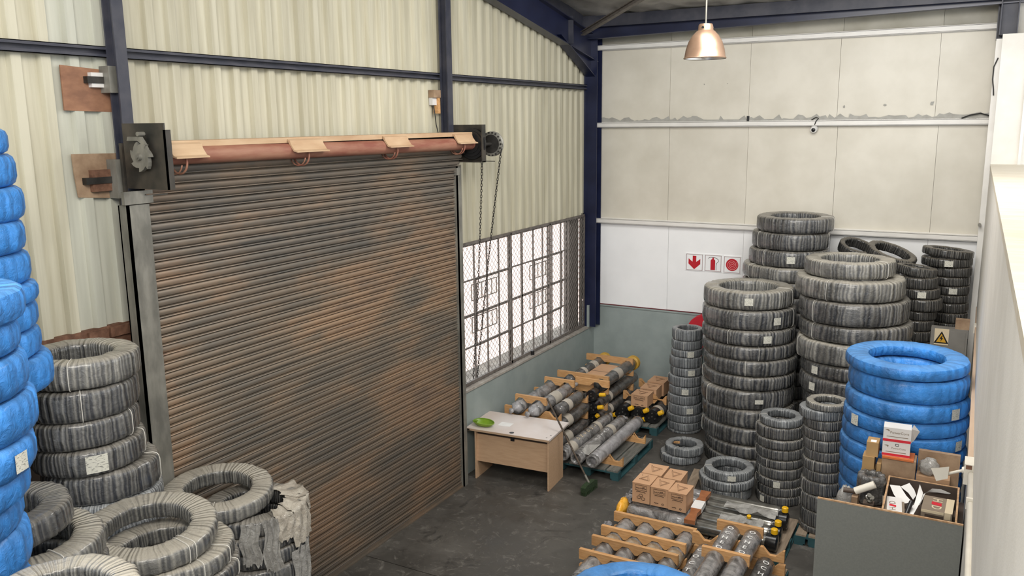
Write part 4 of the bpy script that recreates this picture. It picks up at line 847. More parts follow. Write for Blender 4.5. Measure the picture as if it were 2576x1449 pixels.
def hcyl(p0, p1, r, lab, grp, mat='wrapcyl', near='bunch', far='bunch', labels=(), ports=(), txt=None, collar=None, txtcol='paper'):
    """film-wrapped hydraulic cylinder from p0 (near end) to p1"""
    p0 = Vector(p0); p1 = Vector(p1); a = (p1-p0).normalized(); L = (p1-p0).length
    t = thing('hydraulic_cylinder', (p0+p1)/2-Vector((0, 0, r)), lab, 'hydraulic cylinder', grp)
    n_ = max(6, int(L/.09)); MB().lathe(p0, a, [(L*i/n_, r*(1+random.uniform(-.025, .03))) for i in range(n_+1)], 20, .018).build('barrel', mat, t, smooth='all')
    for q, dr_, kd in ((p0, -a, near), (p1, a, far)):
        if kd == 'bunch':
            pf_ = [(-.01, r*1.0), (.03, r*.95), (.06, r*.7), (.09, r*.38), (.12, r*.16), (.15, r*.30), (.19, r*.42)]
            MB().lathe(q, dr_+Vector((random.uniform(-.15, .15), 0, random.uniform(-.2, .05))), pf_, 14, .16).build('film_knot', 'wrapwhite' if mat != 'wrapdark' else 'wrapcyl', t, smooth='all')
        elif kd == 'cap':
            MB().lathe(q-dr_*.12, dr_, [(0, r*1.0), (.005, r*1.13), (.12, r*1.13), (.15, r*1.08), (.152, r*.86), (.157, r*.84)], 28).build('end_cap', 'blackpaint', t, smooth=True); ORG['_cap'] = ORG[t.name]; capo = [o for o in t.children][-1]
            e = Vector((0, 0, 1)); g_ = dr_.cross(e)
            for k in range(3):
                an = 2*PI*k/3-.5; c = q+dr_*.037+(g_*math.cos(an)+e*math.sin(an))*r*.55; MB().cyl(c, c+dr_*.012, r*.10, 8).build('bolt', 'bolt', capo)
            MB().cyl(q+dr_*.035, q+dr_*.045, r*.12, 10).build('bolt', 'bolt', capo)
        elif kd == 'open':
            MB().lathe(q+dr_*.0, dr_, [(-.01, r*.98), (.03, r*1.05), (.07, r*.95), (.06, r*.7), (.0, r*.6), (-.01, .01)], 16, .07, closed=False).build('film_cuff', 'wrapcyl', t, smooth='all')
        elif kd == 'ring':
            MB().lathe(q, dr_, [(0, r*1.0), (.02, r*1.28), (.10, r*1.28), (.11, r*.8), (.03, r*.7)], 24).build('end_ring', 'yellow_old', t, smooth=True)
    for f, ln in labels:
        c = p0+a*(L*f); MB().lathe(c, a, [(0, r*1.035), (ln, r*1.035)], 24, .004, closed=False).build('paper_label', 'labelpaper', t, smooth='all')
    for f, ang, ln in ports:
        c = p0+a*(L*f); e = Vector((0, 0, 1)); g_ = a.cross(e); d_ = (g_*math.cos(ang)+e*math.sin(ang))
        pb = MB().cyl(c+d_*r*.9, c+d_*(r*1.06+ln*.35), r*.30, 14).build('port', 'blackpaint', t)
        MB().lathe(c+d_*(r*1.0+ln*.3), d_, [(0, r*.30), (.006, r*.36), (ln*.9, r*.36), (ln, r*.30)], 16).build('plug', 'yellow', pb, smooth=True)
    if collar:
        c = p0+a*(L*collar[0]); MB().lathe(c, a, [(0, r*.9), (.01, r*1.05), (collar[1], r*1.05), (collar[1]+.01, r*.85)], 20, .01).build('tan_collar', 'wraptan', t, smooth='all')
    if txt:
        s_, f0, step, ang, size = txt; e = Vector((0, 0, 1)); g_ = a.cross(e); d_ = (g_*math.cos(ang)+e*math.sin(ang)); w_ = a.cross(d_)
        for i, chh in enumerate(s_): text(MB(), chh, p0+a*(L*f0+i*step)+d_*(r*1.045), w_ if step < 0 else -w_, -a if step > 0 else a, size, .002, .01).build('letter', txtcol, t)
    return t
GC = 'film-wrapped hydraulic cylinders'
# pallet with three long wrapped cylinders
pallet(-4.90, -3.97, 10.13, 11.52, .14, 'worn teal-edged pallet under the three long wrapped cylinders')
cradle(-4.89, -3.98, 10.33, .14, .275, (-4.73, -4.50, -4.27, -4.08), True, 'notched board at the near end of the three long cylinders')
cradle(-4.89, -4.00, 11.27, .14, .275, (-4.73, -4.50, -4.27, -4.08), True, 'notched board at the far end of the three long cylinders')
hcyl((-4.73, 10.02, .305), (-4.73, 11.58, .305), .088, 'leftmost long wrapped cylinder on the open teal pallet', GC, 'wrapcyl', 'open', 'bunch', [(.08, .16), (.68, .10)], txt=('ONEDOL', .26, .115, 1.2, .075), txtcol='cream')
hcyl((-4.50, 9.98, .305), (-4.50, 11.58, .305), .088, 'middle long wrapped cylinder on the open teal pallet', GC, 'wrapcyl', 'open', 'bunch', [(.66, .12)], txt=('SCTAC', .34, .105, 1.2, .07), txtcol='paper')
hcyl((-4.27, 9.98, .305), (-4.27, 11.62, .305), .090, 'milky wrapped cylinder beside the empty notches of pallet', GC, 'wrapwhite', 'open', 'open', [])
b = MB(); pp = Vector((-4.43, 10.10, .46)); b.add([pp, pp+Vector((.16, .12, .07)), pp+Vector((.14, .16, -.03)), pp+Vector((.06, -.06, -.12)), pp+Vector((-.05, -.08, -.10))], [(0, 1, 2), (0, 2, 3), (0, 3, 4)]); b.build('loose_film', 'film', None, False, 'loose piece of clear film between two long cylinders', 'film')
# tall cradle stack behind the desk
pallet(-5.84, -4.92, 10.18, 11.40, .13, 'teal pallet under the tall cradle stack behind the desk', 5)
bx_ = (-5.55, -5.27, -5.0); lv = (.28, .53, .78)
NM = ('bottom', 'middle', 'top')
for k, zc_ in enumerate(lv):
    for y, nm in ((10.32, 'near'), (11.26, 'far')):
        cradle(-5.82, -4.92, y, zc_-.15, zc_-.03, bx_, True, '%s %s notched board of the stack behind the desk' % (NM[k], nm))
for y, nm in ((10.32, 'near'), (11.26, 'far')): cradle(-5.64, -5.14, y, .84, .945, bx_[:2], False, '%s clamp board over two cylinders behind the desk' % nm)
hcyl((bx_[0], 10.21, lv[2]), (bx_[0], 11.40, lv[2]), .092, 'wrapped cylinder nearest the dado under short clamp boards', GC, 'wrapcyl', 'bunch', 'bunch', [])
hcyl((bx_[1], 10.19, lv[2]), (bx_[1], 11.38, lv[2]), .092, 'wrapped cylinder with wide label under short clamp boards', GC, 'wrapcyl', 'bunch', 'bunch', [(.42, .22)])
hcyl((bx_[2], 10.40, lv[2]-.02), (bx_[2], 11.15, lv[2]-.02), .085, 'short labelled cylinder lying in open notch behind desk', GC, 'wrapdark', 'none', 'none', [(.25, .14)])
hcyl((bx_[2]+.0, 10.22, lv[1]), (bx_[2]+.0, 11.34, lv[1]), .092, 'labelled cylinder on middle boards behind the desk', GC, 'wrapdark', 'none', 'none', [(.30, .17)])
hcyl((bx_[2]+.0, 10.22, lv[0]), (bx_[2]+.0, 11.34, lv[0]), .092, 'labelled cylinder on bottom boards behind the desk', GC, 'wrapdark', 'none', 'none', [(.30, .17)])
for k in (0, 1):
    for j in (0, 1): hcyl((bx_[j], 10.22, lv[k]), (bx_[j], 11.34, lv[k]), .092, '%s dark cylinder hidden inside the stack behind the desk' % ('%s %s' % (NM[k], ('wall-side', 'inner')[j])), GC, 'wrapdark', 'none', 'none')
# corner cradle stack
pallet(-5.72, -4.83, 11.70, 13.3, .13, 'teal pallet under the cradle stack in the wall corner', 5)
cx_ = (-5.45, -5.18, -4.93); lz = (.28, .50, .72)
for k, zc_ in enumerate((.28, .50)):
    for y, nm in ((11.82, 'near'), (12.95, 'far')): cradle(-5.70, -4.83, y, zc_-.15, zc_-.03, cx_, True, '%s %s notched board of the stack in the corner' % (('bottom', 'upper')[k], nm))
for y, nm in ((11.86, 'near'), (12.95, 'far')): cradle(-5.70, -4.83, y, .60, .70, (cx_[0], cx_[2]), True, '%s notched board under the labelled corner cylinders' % nm)
cradle(-5.68, -4.80, 11.80, .80, .905, (cx_[0], cx_[2]), False, 'near clamp board over the corner stack beside flat carton')
cradle(-5.28, -4.72, 11.62, .79, .895, (-4.93,), False, 'short board in front of near corner clamp board')
cradle(-5.68, -4.84, 12.95, .79, .895, (cx_[0], cx_[2]), False, 'far clamp board of the corner stack by grey dado')
hcyl((cx_[0], 11.70, .76), (cx_[0], 13.12, .76), .088, 'labelled cylinder of corner stack nearest the window wall', GC, 'wrapdark', 'none', 'ring', [(.35, .10), (.62, .16)])
hcyl((cx_[2], 11.72, .76), (cx_[2], 13.12, .76), .094, 'labelled cylinder with ochre ring beside the flat carton', GC, 'wrapdark', 'none', 'ring', [(.42, .20)])
for k, zc_ in enumerate((.28, .50)):
    for j in (0, 1): hcyl((cx_[j], 11.72, zc_), (cx_[j], 13.2, zc_), .092, '%s dark cylinder inside the corner stack' % (('lower', 'upper')[k]+' '+('wall-side', 'middle')[j]), GC, 'wrapdark', 'none', 'none', [])
hcyl((cx_[2]-.0, 11.45, .50), (cx_[2]-.0, 13.2, .50), .092, 'black-capped cylinder with yellow plug over its twin, corner stack', GC, 'wrapdark', 'cap', 'none', [(.30, .1)], [(-.03, .25, .09)])
hcyl((cx_[2]-.0, 11.50, .28), (cx_[2]-.0, 13.2, .28), .092, 'lower black-capped cylinder with yellow plug in corner stack', GC, 'wrapdark', 'cap', 'none', [(.30, .1)], [(-.03, .85, .05)])
hcyl((-4.92, 11.42, .70), (-4.92, 11.56, .70), .080, 'stubby black cylinder head in film with yellow plug', GC, 'wrapdark', 'cap', 'none', [], [(.2, .15, .10)])
cb_ = thing('flat_carton', (-5.12, 12.35, .70), 'flat brown carton lying between two labelled corner cylinders', 'carton'); MB().box((-5.34, 11.95, .60), (-5.04, 12.80, .79)).build('body', 'carton', cb_); MB().box((-5.34, 12.36, .7905), (-5.04, 12.38, .7915)).build('tape_seam', 'ink_pale', cb_)
# group with three black caps, cartons on top
pallet(-4.80, -4.07, 11.98, 13.35, .14, 'teal pallet under three black-capped cylinders', 5)
for i, x in enumerate((-4.68, -4.43, -4.19)):
    hcyl((x, 12.12, .265), (x, 13.5, .265), .102, 'black-capped cylinder with yellow plug, '+('nearest the corner stack', 'under the row of cartons', 'nearest the thin pale stack')[i], GC, 'wrapdark', 'cap', 'none', [(.10, .10)], [(-.035, .55, .085)]+([(-.035, PI+.45, .06)] if i != 1 else []))
cradle(-4.81, -4.08, 12.46, .36, .50, (-4.68, -4.43, -4.19), True, 'waisted board across three black-capped cylinders', .085, both=True)
cradle(-4.81, -4.08, 13.18, .36, .50, (-4.68, -4.43, -4.19), True, 'waisted board behind the row of three cartons', .085, both=True)
def carton(x0, y0, z0, sx, sy, sz, lab, grp, rz=0, wear=0, frontprint=True, mat='carton'):
    t = thing('carton', (x0+sx/2, y0+sy/2, z0), lab, 'carton', grp); Mx4 = Matrix.Translation((x0+sx/2, y0+sy/2, z0))@Matrix.Rotation(rz, 4, 'Z')
    b = MB(); b.box((-sx/2, -sy/2, 0), (sx/2, sy/2, sz-.006), Mx4); b.build('body', mat, t)
    f = MB(); dz = random.uniform(.002, .01)
    f.add([Mx4@Vector(p) for p in ((-sx/2-.003, -sy/2-.004, sz-.004), (sx/2+.003, -sy/2-.004, sz-.004), (sx/2+.003, sy/2, sz+dz), (-sx/2-.003, sy/2, sz+dz*.6), (-sx/2-.003, -sy/2-.004, sz-.009), (sx/2+.003, -sy/2-.004, sz-.009), (sx/2+.003, sy/2, sz-.009), (-sx/2-.003, sy/2, sz-.009))], ((0,1,2,3), (7,6,5,4), (0,4,5,1), (1,5,6,2), (2,6,7,3), (3,7,4,0))); f.build('top_flap', mat, t)
    o3 = lambda x, y, z: Mx4@Vector((x, y, z))
    if frontprint:
        b = MB(); yy = -sy/2-.002; u = .004
        def strip(xa, za, xb, zb): b.box((min(xa, xb)*sx, yy, min(za, zb)*sz), (max(xa, xb)*sx, yy+.002, max(za, zb)*sz), Mx4)
        for xa, xb, za, zb in ((-.33, .33, .87, .885), (-.33, .33, .62, .635), (-.33, -.315, .62, .885), (.315, .33, .62, .885)): strip(xa, za, xb, zb)
        pts = [(-.29+.058*i, .735+.022*(-1)**i+.01*math.sin(i*1.7)) for i in range(11)]; b.tube([o3(x*sx, yy, z*sz) for x, z in pts], .0035, 4)
        b.prism([(.02*sx, .77*sz), (.20*sx, .82*sz), (.18*sx, .775*sz), (.08*sx, .76*sz)], Mx4.translation+Mx4.to_3x3()@Vector((0, yy, 0)), Mx4.to_3x3()@Vector((1, 0, 0)), (0, 0, 1), Mx4.to_3x3()@Vector((0, 1, 0)), .002)
        b.tube([o3(x*sx, yy, z*sz) for x, z in ((-.26, .54), (-.22, .57), (.2, .555), (.26, .53))], .0035, 4)
        if wear:
            for cx1, cz1_ in ((-.12, .27), (.13, .22), (0, .38)): MB().tube([o3((cx1+.11*math.cos(a))*sx, yy, (cz1_+.07*math.sin(a))*sz) for a in [2*PI*i/10 for i in range(10)]], .003, 4, True).build('bottle_print', 'ink', t)
        else: b.tube([o3(x*sx, yy, z*sz) for x, z in ((-.27, .18), (-.2, .165), (-.12, .18), (-.04, .16))], .004, 4); b.tube([o3((.2+.06*math.cos(a))*sx, yy, (.15+.04*math.sin(a))*sz) for a in [2*PI*i/8 for i in range(8)]], .003, 4, True)
        b.build('front_print', 'ink', t, kind='stuff')
    b = MB()
    tri = [(-.30, .22), (.32, .12), (-.02, -.34)] if not wear else [(-.30, -.12), (.05, .34), (.32, -.18)]
    zt_ = sz+dz*.55+.0012
    b.tube([o3(x*sx, y*sy, zt_+.0*y) for x, y in tri], .0025, 4, True); b.tube([o3(x*sx*.66, y*sy*.66, zt_) for x, y in tri], .002, 4, True); b.tube([o3((-.3+.02*math.cos(a))*sx, (.3+.02*math.sin(a))*sy, zt_) for a in [PI*i/3 for i in range(6)]], .003, 4, True)
    b.build('top_print', 'ink_pale', t)
    return t
carton(-4.565, 12.155, .372, .27, .27, .19, 'carton at the front of the row over black caps', 'cartons over the black-capped cylinders', 0, 0)
carton(-4.545, 12.50, .372, .27, .29, .20, 'carton in the middle of the row over black caps', 'cartons over the black-capped cylinders', .03, 0)
carton(-4.53, 12.815, .372, .28, .32, .225, 'carton at the back of the row over black caps', 'cartons over the black-capped cylinders', -.02, 0)

# ------------------------------------------------------------------ front pallet group
pallet(-3.42, -2.44, 7.06, 8.70, .12, 'pallet under the four-row clamp boards', 6, 'plankbrown')
pallet(-2.42, -1.44, 7.06, 8.62, .12, 'pallet under the lettered cylinders', 6, 'plankbrown')
pallet(-3.42, -1.55, 8.80, 9.85, .12, 'pallet under the crosswise pipes and cartons', 9, 'plankbrown')
gx = (-3.21, -2.98, -2.745, -2.515)
names4 = ('first', 'second', 'third', 'fourth')
for i, x in enumerate(gx):
    hcyl((x, 7.10, .262), (x, 8.58, .262), .094, '%s wrapped cylinder from the shutter side under long boards' % names4[i], GC, 'wrapcyl', 'open', 'bunch', [], collar=(.56, .13))
for (y, nm) in ((8.50, 'last'), (8.12, 'third'), (7.86, 'second'), (7.53, 'first')):
    cradle(-3.37, -2.41, y, .295, .405, gx, False, '%s long clamp board counted from the foreground blue stack' % nm)
    cradle(-3.37, -2.40, y, .12, .235, gx, True, '%s lower cradle board counted from the foreground blue stack' % nm)
rx_ = (-2.22, -2.05, -1.80, -1.62)
cradle(-2.42, -1.45, 8.46, .12, .24, (-2.25, -1.95, -1.62), True, 'bottom notched board under lettered cylinders')
cradle(-2.42, -1.45, 8.40, .30, .43, (-2.26, -2.03, -1.80, -1.57), True, 'notched board carrying the upper lettered cylinders')
cradle(-2.42, -1.45, 7.20, .12, .24, (-2.25, -1.95, -1.62), True, 'near bottom notched board under lettered cylinders')
cradle(-2.40, -1.47, 7.30, .30, .42, (-2.26, -2.03, -1.80, -1.57), True, 'near notched board carrying the upper lettered cylinders')
cradle(-2.19, -1.70, 8.52, .455, .565, (-2.03, -1.80), False, 'far clamp board over two lettered cylinders')
cradle(-2.17, -1.69, 7.88, .455, .565, (-2.03, -1.80), False, 'near clamp board over two lettered cylinders')
for i, x in enumerate((-2.03, -1.80)): hcyl((x, 7.10, .455), (x, 8.50, .455), .094, 'lettered cylinder under short clamp boards, '+('shutter side', 'cabinet side')[i], GC, 'wrapcyl', 'open', 'none', [], txt=('OCHEO', .93, -.115, 1.45, .085))
hcyl((-2.25, 7.10, .275), (-2.25, 8.30, .275), .092, 'lower lettered cylinder beside the long clamp boards', GC, 'wrapcyl', 'open', 'none', [], txt=('COCT', .86, -.15, 1.7, .085))
hcyl((-1.62, 7.10, .275), (-1.62, 8.30, .275), .095, 'lower lettered cylinder beside the grey cabinet', GC, 'wrapdark', 'open', 'none', [], txt=('OCHE', .90, -.12, 1.3, .085))
hcyl((-1.94, 7.10, .275), (-1.94, 8.30, .275), .085, 'dark cylinder below the pair of lettered cylinders', GC, 'wrapdark', 'open', 'none')
# crosswise pipes
for i, (y, z, xe) in enumerate(((9.66, .24, -1.72), (9.47, .25, -1.52), (9.28, .25, -1.70), (9.09, .25, -1.55), (8.90, .24, -1.58))):
    t = thing('hydraulic_cylinder', (-2.4, y, z-.09), '%s shiny crosswise cylinder counted from the cartons front' % ('fifth', 'fourth', 'third', 'second', 'first')[i], 'hydraulic cylinder', 'crosswise shiny cylinders')
    n_ = 16; MB().lathe((-3.34, y, z), (1, 0, 0), [(1.64*k/n_, .080*(1+random.uniform(-.012, .012))) for k in range(n_+1)], 22, .006).build('barrel', 'chrome', t, smooth='all')
    MB().lathe((-3.36, y, z), (1, 0, 0), [(0, .05), (.02, .088), (.6, .086), (.72, .084)], 18, .03).build('film_sleeve', 'wrapcyl', t, smooth='all')
    MB().lathe((-1.72, y, z), (1, 0, 0), [(-.03, .07), (-.02, .095), (.09 if i in (1, 3, 4) else .02, .095), (.10 if i in (1, 3, 4) else .03, .08)], 24).build('end_block', 'blackpaint', t, smooth=True)
    if i in (1, 3, 4):
        c = Vector((-1.66, y, z+.085)); MB().cyl(c, c+Vector((0, 0, .03)), .034).build('port', 'blackpaint', t); MB().lathe(c+Vector((0, 0, .02)), (0, 0, 1), [(0, .032), (.006, .038), (.055, .038), (.062, .03)], 18).build('plug', 'yellow', t, smooth=True)
for (x, y, z, sx, sy) in ((-2.02, 9.33, .368, .30, .10), (-2.05, 9.0, .366, .24, .10)):
    b = MB(); nx, ny = 9, 6; vs = []
    for j in range(ny+1):
        for i in range(nx+1): vs.append((x+sx*(i/nx-.5)*2, y+sy*(j/ny-.5)*2, z+.03*math.sin(i*1.3)*math.cos(j*1.7)+random.uniform(-.012, .012)))
    b.add(vs, [(j*(nx+1)+i, j*(nx+1)+i+1, (j+1)*(nx+1)+i+1, (j+1)*(nx+1)+i) for j in range(ny) for i in range(nx)]); b.build('crumpled_film', 'film', None, 'all', 'crumpled clear film on crosswise cylinders, '+('farther sheet' if y > 9.2 else 'nearer sheet'), 'film')
for x, y, nm in ((-2.0, 9.18, 'middle'), (-1.98, 8.90, 'front')):
    MB().lathe((x, y, .335), (0, -.3, 1), [(0, .02), (.004, .026), (.03, .024)], 12).build('yellow_plug', 'yellow', None, True, 'small loose yellow plug on the %s crosswise cylinder' % nm, 'plug')
# waisted board with a white label
A5 = Matrix.Translation((-2.58, 9.13, .338))@Matrix.Rotation(.06, 4, 'Z')
t = thing('cradle_board', (-2.58, 9.13, .34), 'reddish waisted board with white label lying across shiny cylinders', 'board', 'notched timber cradle boards')
pl = [(-.062, -.42), (.062, -.42), (.05, -.30), (.04, -.22), (.062, -.10), (.062, .10), (.04, .22), (.05, .30), (.062, .42), (-.062, .42), (-.05, .30), (-.04, .22), (-.062, .10), (-.062, -.10), (-.04, -.22), (-.05, -.30)]
MB().prism([(x, y) for x, y in pl], A5.translation, A5.to_3x3()@Vector((1, 0, 0)), A5.to_3x3()@Vector((0, 1, 0)), (0, 0, 1), .05).build('timber', 'pinedark', t)
MB().box((-.064, -.10, .048), (.064, .12, .0525), A5).box((.060, -.10, .0), (.0645, .12, .0525), A5).build('paper_label', 'paper', t)
# cartons on the pipes
cw = .215
carton(-3.33, 8.96, .345, cw, .28, .25, 'carton with printed bottle shapes, shutter-side front of five', 'cartons on the shiny cylinders', 0, 1)
carton(-3.105, 8.96, .345, cw, .27, .238, 'middle front carton of five with a sunken top', 'cartons on the shiny cylinders', .01, 0)
carton(-2.88, 8.94, .345, cw, .27, .232, 'front carton of five next to waisted board', 'cartons on the shiny cylinders', -.02, 0)
carton(-3.32, 9.25, .345, cw+.03, .29, .262, 'rear carton of five on the shutter side', 'cartons on the shiny cylinders', 0, 0)
carton(-3.05, 9.25, .345, cw, .28, .25, 'rear carton of five beside the grey plank', 'cartons on the shiny cylinders', .01, 0)
# orange bag and film at the pipe ends
def blob(c, rx, ry, rz, n=16, m_=10, j=.18, seed=0):
    r_ = random.Random(seed); b = MB(); vs = []
    for k in range(m_+1):
        th_ = PI*k/m_
        for i in range(n): a = 2*PI*i/n; f = 1+r_.uniform(-j, j); vs.append(Vector(c)+Vector((rx*math.sin(th_)*math.cos(a)*f, ry*math.sin(th_)*math.sin(a)*f, rz*math.cos(th_)*f)))
    return b.add(vs, [(k*n+i, (k+1)*n+i, (k+1)*n+(i+1) % n, k*n+(i+1) % n) for k in range(m_) for i in range(n)])
blob((-3.435, 8.92, .245), .06, .17, .125, seed=4, j=.12).build('orange_bag', 'orange', None, 'all', 'orange plastic bag under film at the cylinder ends', 'bag')
for i, (x, y, z, r_) in enumerate(((-3.47, 9.19, .23, .075), (-3.46, 9.43, .24, .08), (-3.52, 8.64, .10, .075))):
    blob((x, y, z), r_*.8, r_*1.3, r_, seed=10+i, j=.3).build('film_bundle', 'wrapwhite', None, False, ('bunched clear film just behind the orange bag', 'bunched clear film beside the rear cartons', 'bunched clear film just below the orange bag')[i], 'film')
a = on_z(1757, 1180, .04); b_ = on_z(1722, 1256, .04); b_ = a+(b_-a)*((9.88-a.y)/(b_.y-a.y)); dv = (b_-a).normalized(); sd = Vector((dv.y, -dv.x, 0))
MB().add([a+sd*.06, a-sd*.06, b_-sd*.06, b_+sd*.06]+[p+Vector((0, 0, -.035)) for p in (a+sd*.06, a-sd*.06, b_-sd*.06, b_+sd*.06)], ((0,1,2,3),(7,6,5,4),(0,4,5,1),(1,5,6,2),(2,6,7,3),(3,7,4,0))).build('loose_plank', 'plankbrown', None, False, 'weathered loose plank between the cartons and the low stack', 'plank')
pw = on_z(1708, 1110, .24); MB().prism([(-.07, -.02), (.05, -.02), (.07, .0), (.05, .02), (-.07, .02), (-.05, 0)], (ST[0][0][0]-.10, ST[0][0][1]-.03, ST[1][0]-.02), (.7, -.5, .25), (.5, .7, 0), (0, 0, 1), .03).build('wood_offcut', 'pine', None, False, 'small pine offcut resting inside the coil by the teal pallet', 'wood')
pallet(-1.54, -1.12, 9.45, 10.05, .13, 'small brown pallet under the slim stack by the blue one', 3, 'plankbrown')

# ------------------------------------------------------------------ grey cabinet and what lies on it
CY0, CY1, CZT, CZD = 7.69, 8.50, 1.40, 1.26; CX0 = on_y(2057, 1248, CY0).x; CX1 = XR(8)-.012
t = thing('cabinet', ((CX0+CX1)/2, (CY0+CY1)/2, 0), 'grey laminate cabinet with chipped board edge against plaster wall', 'cabinet')
MB().box((CX0, CY0, 0), (CX1, CY0+.018, CZT-.003)).build('back_panel', 'graypanel', t)
MB().box((CX0, CY0-.001, CZT-.003), (CX1, CY0+.019, CZT)).box((CX0, CY0-.0012, CZT-.012), (CX1, CY0+.002, CZT-.002)).build('chipped_edge', 'chip', t)
MB().box((CX0, CY0+.018, 0), (CX0+.018, 8.12, 1.10)).build('side_panel', 'graypanel', t); MB().box((CX1-.018, CY0+.018, 0), (CX1, CY1, CZD-.018)).build('side_panel', 'graypanel', t)
MB().box((-.80, CY0+.018, CZD-.018), (CX1, CY1, CZD)).build('top', 'crate_in', t); MB().box((CX0+.018, CY0+.018, 1.08), (-.80, 8.12, 1.10)).build('lower_shelf', 'crate_in', t); MB().box((-.80, 8.12, 0), (-.782, CY1, CZD-.018)).box((CX0+.018, 8.102, 0), (-.80, 8.12, 1.08)).build('inner_panel', 'crate_in', t)
DYB = 8.285; dx0, dx1 = on_y(2218, 1276, CY0+.03).x, .065
t = thing('wooden_drawer', ((dx0+dx1)/2, 8.1, CZD), 'open wooden drawer of papers and small boxes on cabinet', 'drawer')
for a, b_, nm in (((dx0, CY0+.02, CZD), (dx0+.016, DYB, CZT-.004), 'side'), ((dx1-.016, CY0+.02, CZD), (dx1, DYB, CZT-.004), 'side'), ((dx0+.016, DYB-.016, CZD), (dx1-.016, DYB, CZT+.085), 'rear')):
    if nm == 'rear': MB().box(a, b_).build(nm+'_board', 'crate_in', t); MB().box((a[0], a[1], b_[2]), (b_[0], b_[1], b_[2]+.005)).build(nm+'_edge', 'chip', t)
    else:
        pl2 = [(a[1], CZD), (b_[1], CZD), (b_[1], CZT+.085), (a[1], CZT-.004)]; MB().prism(pl2, (a[0], 0, 0), (0, 1, 0), EZ, EX, .016).build(nm+'_board', 'crate_in', t)
        MB().prism([(a[1], CZT-.004), (b_[1], CZT+.085), (b_[1], CZT+.09), (a[1], CZT+.001)], (a[0], 0, 0), (0, 1, 0), EZ, EX, .016).build(nm+'_edge', 'chip', t)
MB().box((dx0+.016, CY0+.02, CZD), (dx1-.016, DYB-.016, CZD+.008)).build('bottom', 'crate_in', t)
def smallbox(x0, x1, y0, y1, z0, z1, mat, lab, cat='box', name='small_box', rz=0, grp=None):
    t = thing(name, ((x0+x1)/2, (y0+y1)/2, z0), lab, cat, grp); M4 = Matrix.Translation(((x0+x1)/2, (y0+y1)/2, 0))@Matrix.Rotation(rz, 4, 'Z')
    w_, d_ = (x1-x0)/2, (y1-y0)/2
    MB().box((-w_, -d_, z0), (w_, d_, z1), M4).build('body', mat, t); return t, M4, w_, d_
ZF = CZD+.008
t, M4, w_, d_ = smallbox(-.215, .03, 7.80, 8.12, ZF, ZF+.16, 'taupe', 'taupe carton with H and D lettering in drawer', rz=-.03)
MB().box((.5*w_, -d_, ZF+.16), (w_, d_, ZF+.1615), M4).box((.5*w_, -d_-.001, ZF+.10), (w_*.9, -d_, ZF+.16), M4).build('cream_panel', 'cream', t)
R3 = M4.to_3x3(); o_ = M4@Vector((-.10*w_, .05*d_, ZF+.1605))
b = MB(); text(b, 'H', o_+R3@Vector((0, .075, 0)), R3@Vector((0, -1, 0)), R3@Vector((1, 0, 0)), .11, .001, .012); b.build('letter_h', 'cream', t)
b = MB(); text(b, 'D', o_+R3@Vector((0, -.085, 0)), R3@Vector((0, -1, 0)), R3@Vector((1, 0, 0)), .11, .001, .012); b.build('letter_d', 'cream', t)
MB().prism([(-.04, -.028), (.04, -.045), (.04, .02), (-.04, .035)], o_, R3@Vector((1, 0, 0)), R3@Vector((0, 1, 0)), (0, 0, 1), .0012).build('red_bar', 'red', t)
MB().box((-w_, -d_-.004, ZF+.135), (.45*w_, -d_+.012, ZF+.158), M4).build('flap', 'cream', t)
MB().box((-w_*.75, -d_-.002, ZF+.01), (w_*.45, -d_, ZF+.12), M4).build('dark_front', 'crate_in', t)
b = MB(); M4 = Matrix.Translation((-.455, 7.92, ZF+.07))@Matrix.Rotation(.10, 4, 'Z')@Matrix.Rotation(.10, 4, 'X'); t = thing('small_box', (-.455, 7.92, ZF), 'pale thin carton with H and D lettering in drawer', 'box')
MB().box((-.05, -.16, -.03), (.075, .14, .03), M4).build('body', 'boxwhite', t); MB().box((-.085, -.16, -.03), (-.05, .14, .029), M4).build('dark_side', 'taupe', t); MB().box((.075, -.16, -.05), (.098, .10, .015), M4).build('flap', 'taupe', t)
R3 = M4.to_3x3()
for ch_, yy, mt in (('D', .035, 'taupe'), ('H', -.075, 'taupe')):
    b = MB(); text(b, ch_, M4@Vector((.0, yy, .0305)), R3@Vector((0, 1, 0)), R3@Vector((-1, 0, 0)), .075, .0008, .008); b.build('letter_'+ch_.lower(), mt, t)
MB().prism([(-.028, -.012), (.028, -.022), (.028, .012), (-.028, .022)], M4@Vector((0, -.018, .0305)), R3@Vector((1, 0, 0)), R3@Vector((0, 1, 0)), R3@Vector((0, 0, 1)), .0008).build('red_bar', 'red', t)
def sheet_paper(pts, lab, name='paper_sheet', th=.0012):
    """pts: grid rows of points"""
    b = MB(); r_ = len(pts); c_ = len(pts[0]); b.add([p for row in pts for p in row], [(j*c_+i, j*c_+i+1, (j+1)*c_+i+1, (j+1)*c_+i) for j in range(r_-1) for i in range(c_-1)])
    b.build(name, 'paper', None, 'all', lab, 'paper', 'papers in the wooden drawer')
P = lambda u, v, y: tuple(on_y(u, v, y))
sheet_paper([[P(2238, 1219, 8.17), P(2252, 1221, 8.19), P(2264, 1222, 8.20)], [P(2248, 1243, 8.13), P(2262, 1245, 8.15), P(2280, 1247, 8.16)], [P(2264, 1266, 8.09), P(2280, 1266, 8.10), P(2294, 1262, 8.11)]], 'white sheet folded against the side of the drawer')
sheet_paper([[P(2265, 1224, 8.23), P(2288, 1215, 8.25)], [P(2285, 1240, 8.20), P(2300, 1232, 8.22)], [P(2297, 1257, 8.17), P(2305, 1246, 8.18)]], 'white folded sheet standing in the middle of drawer')
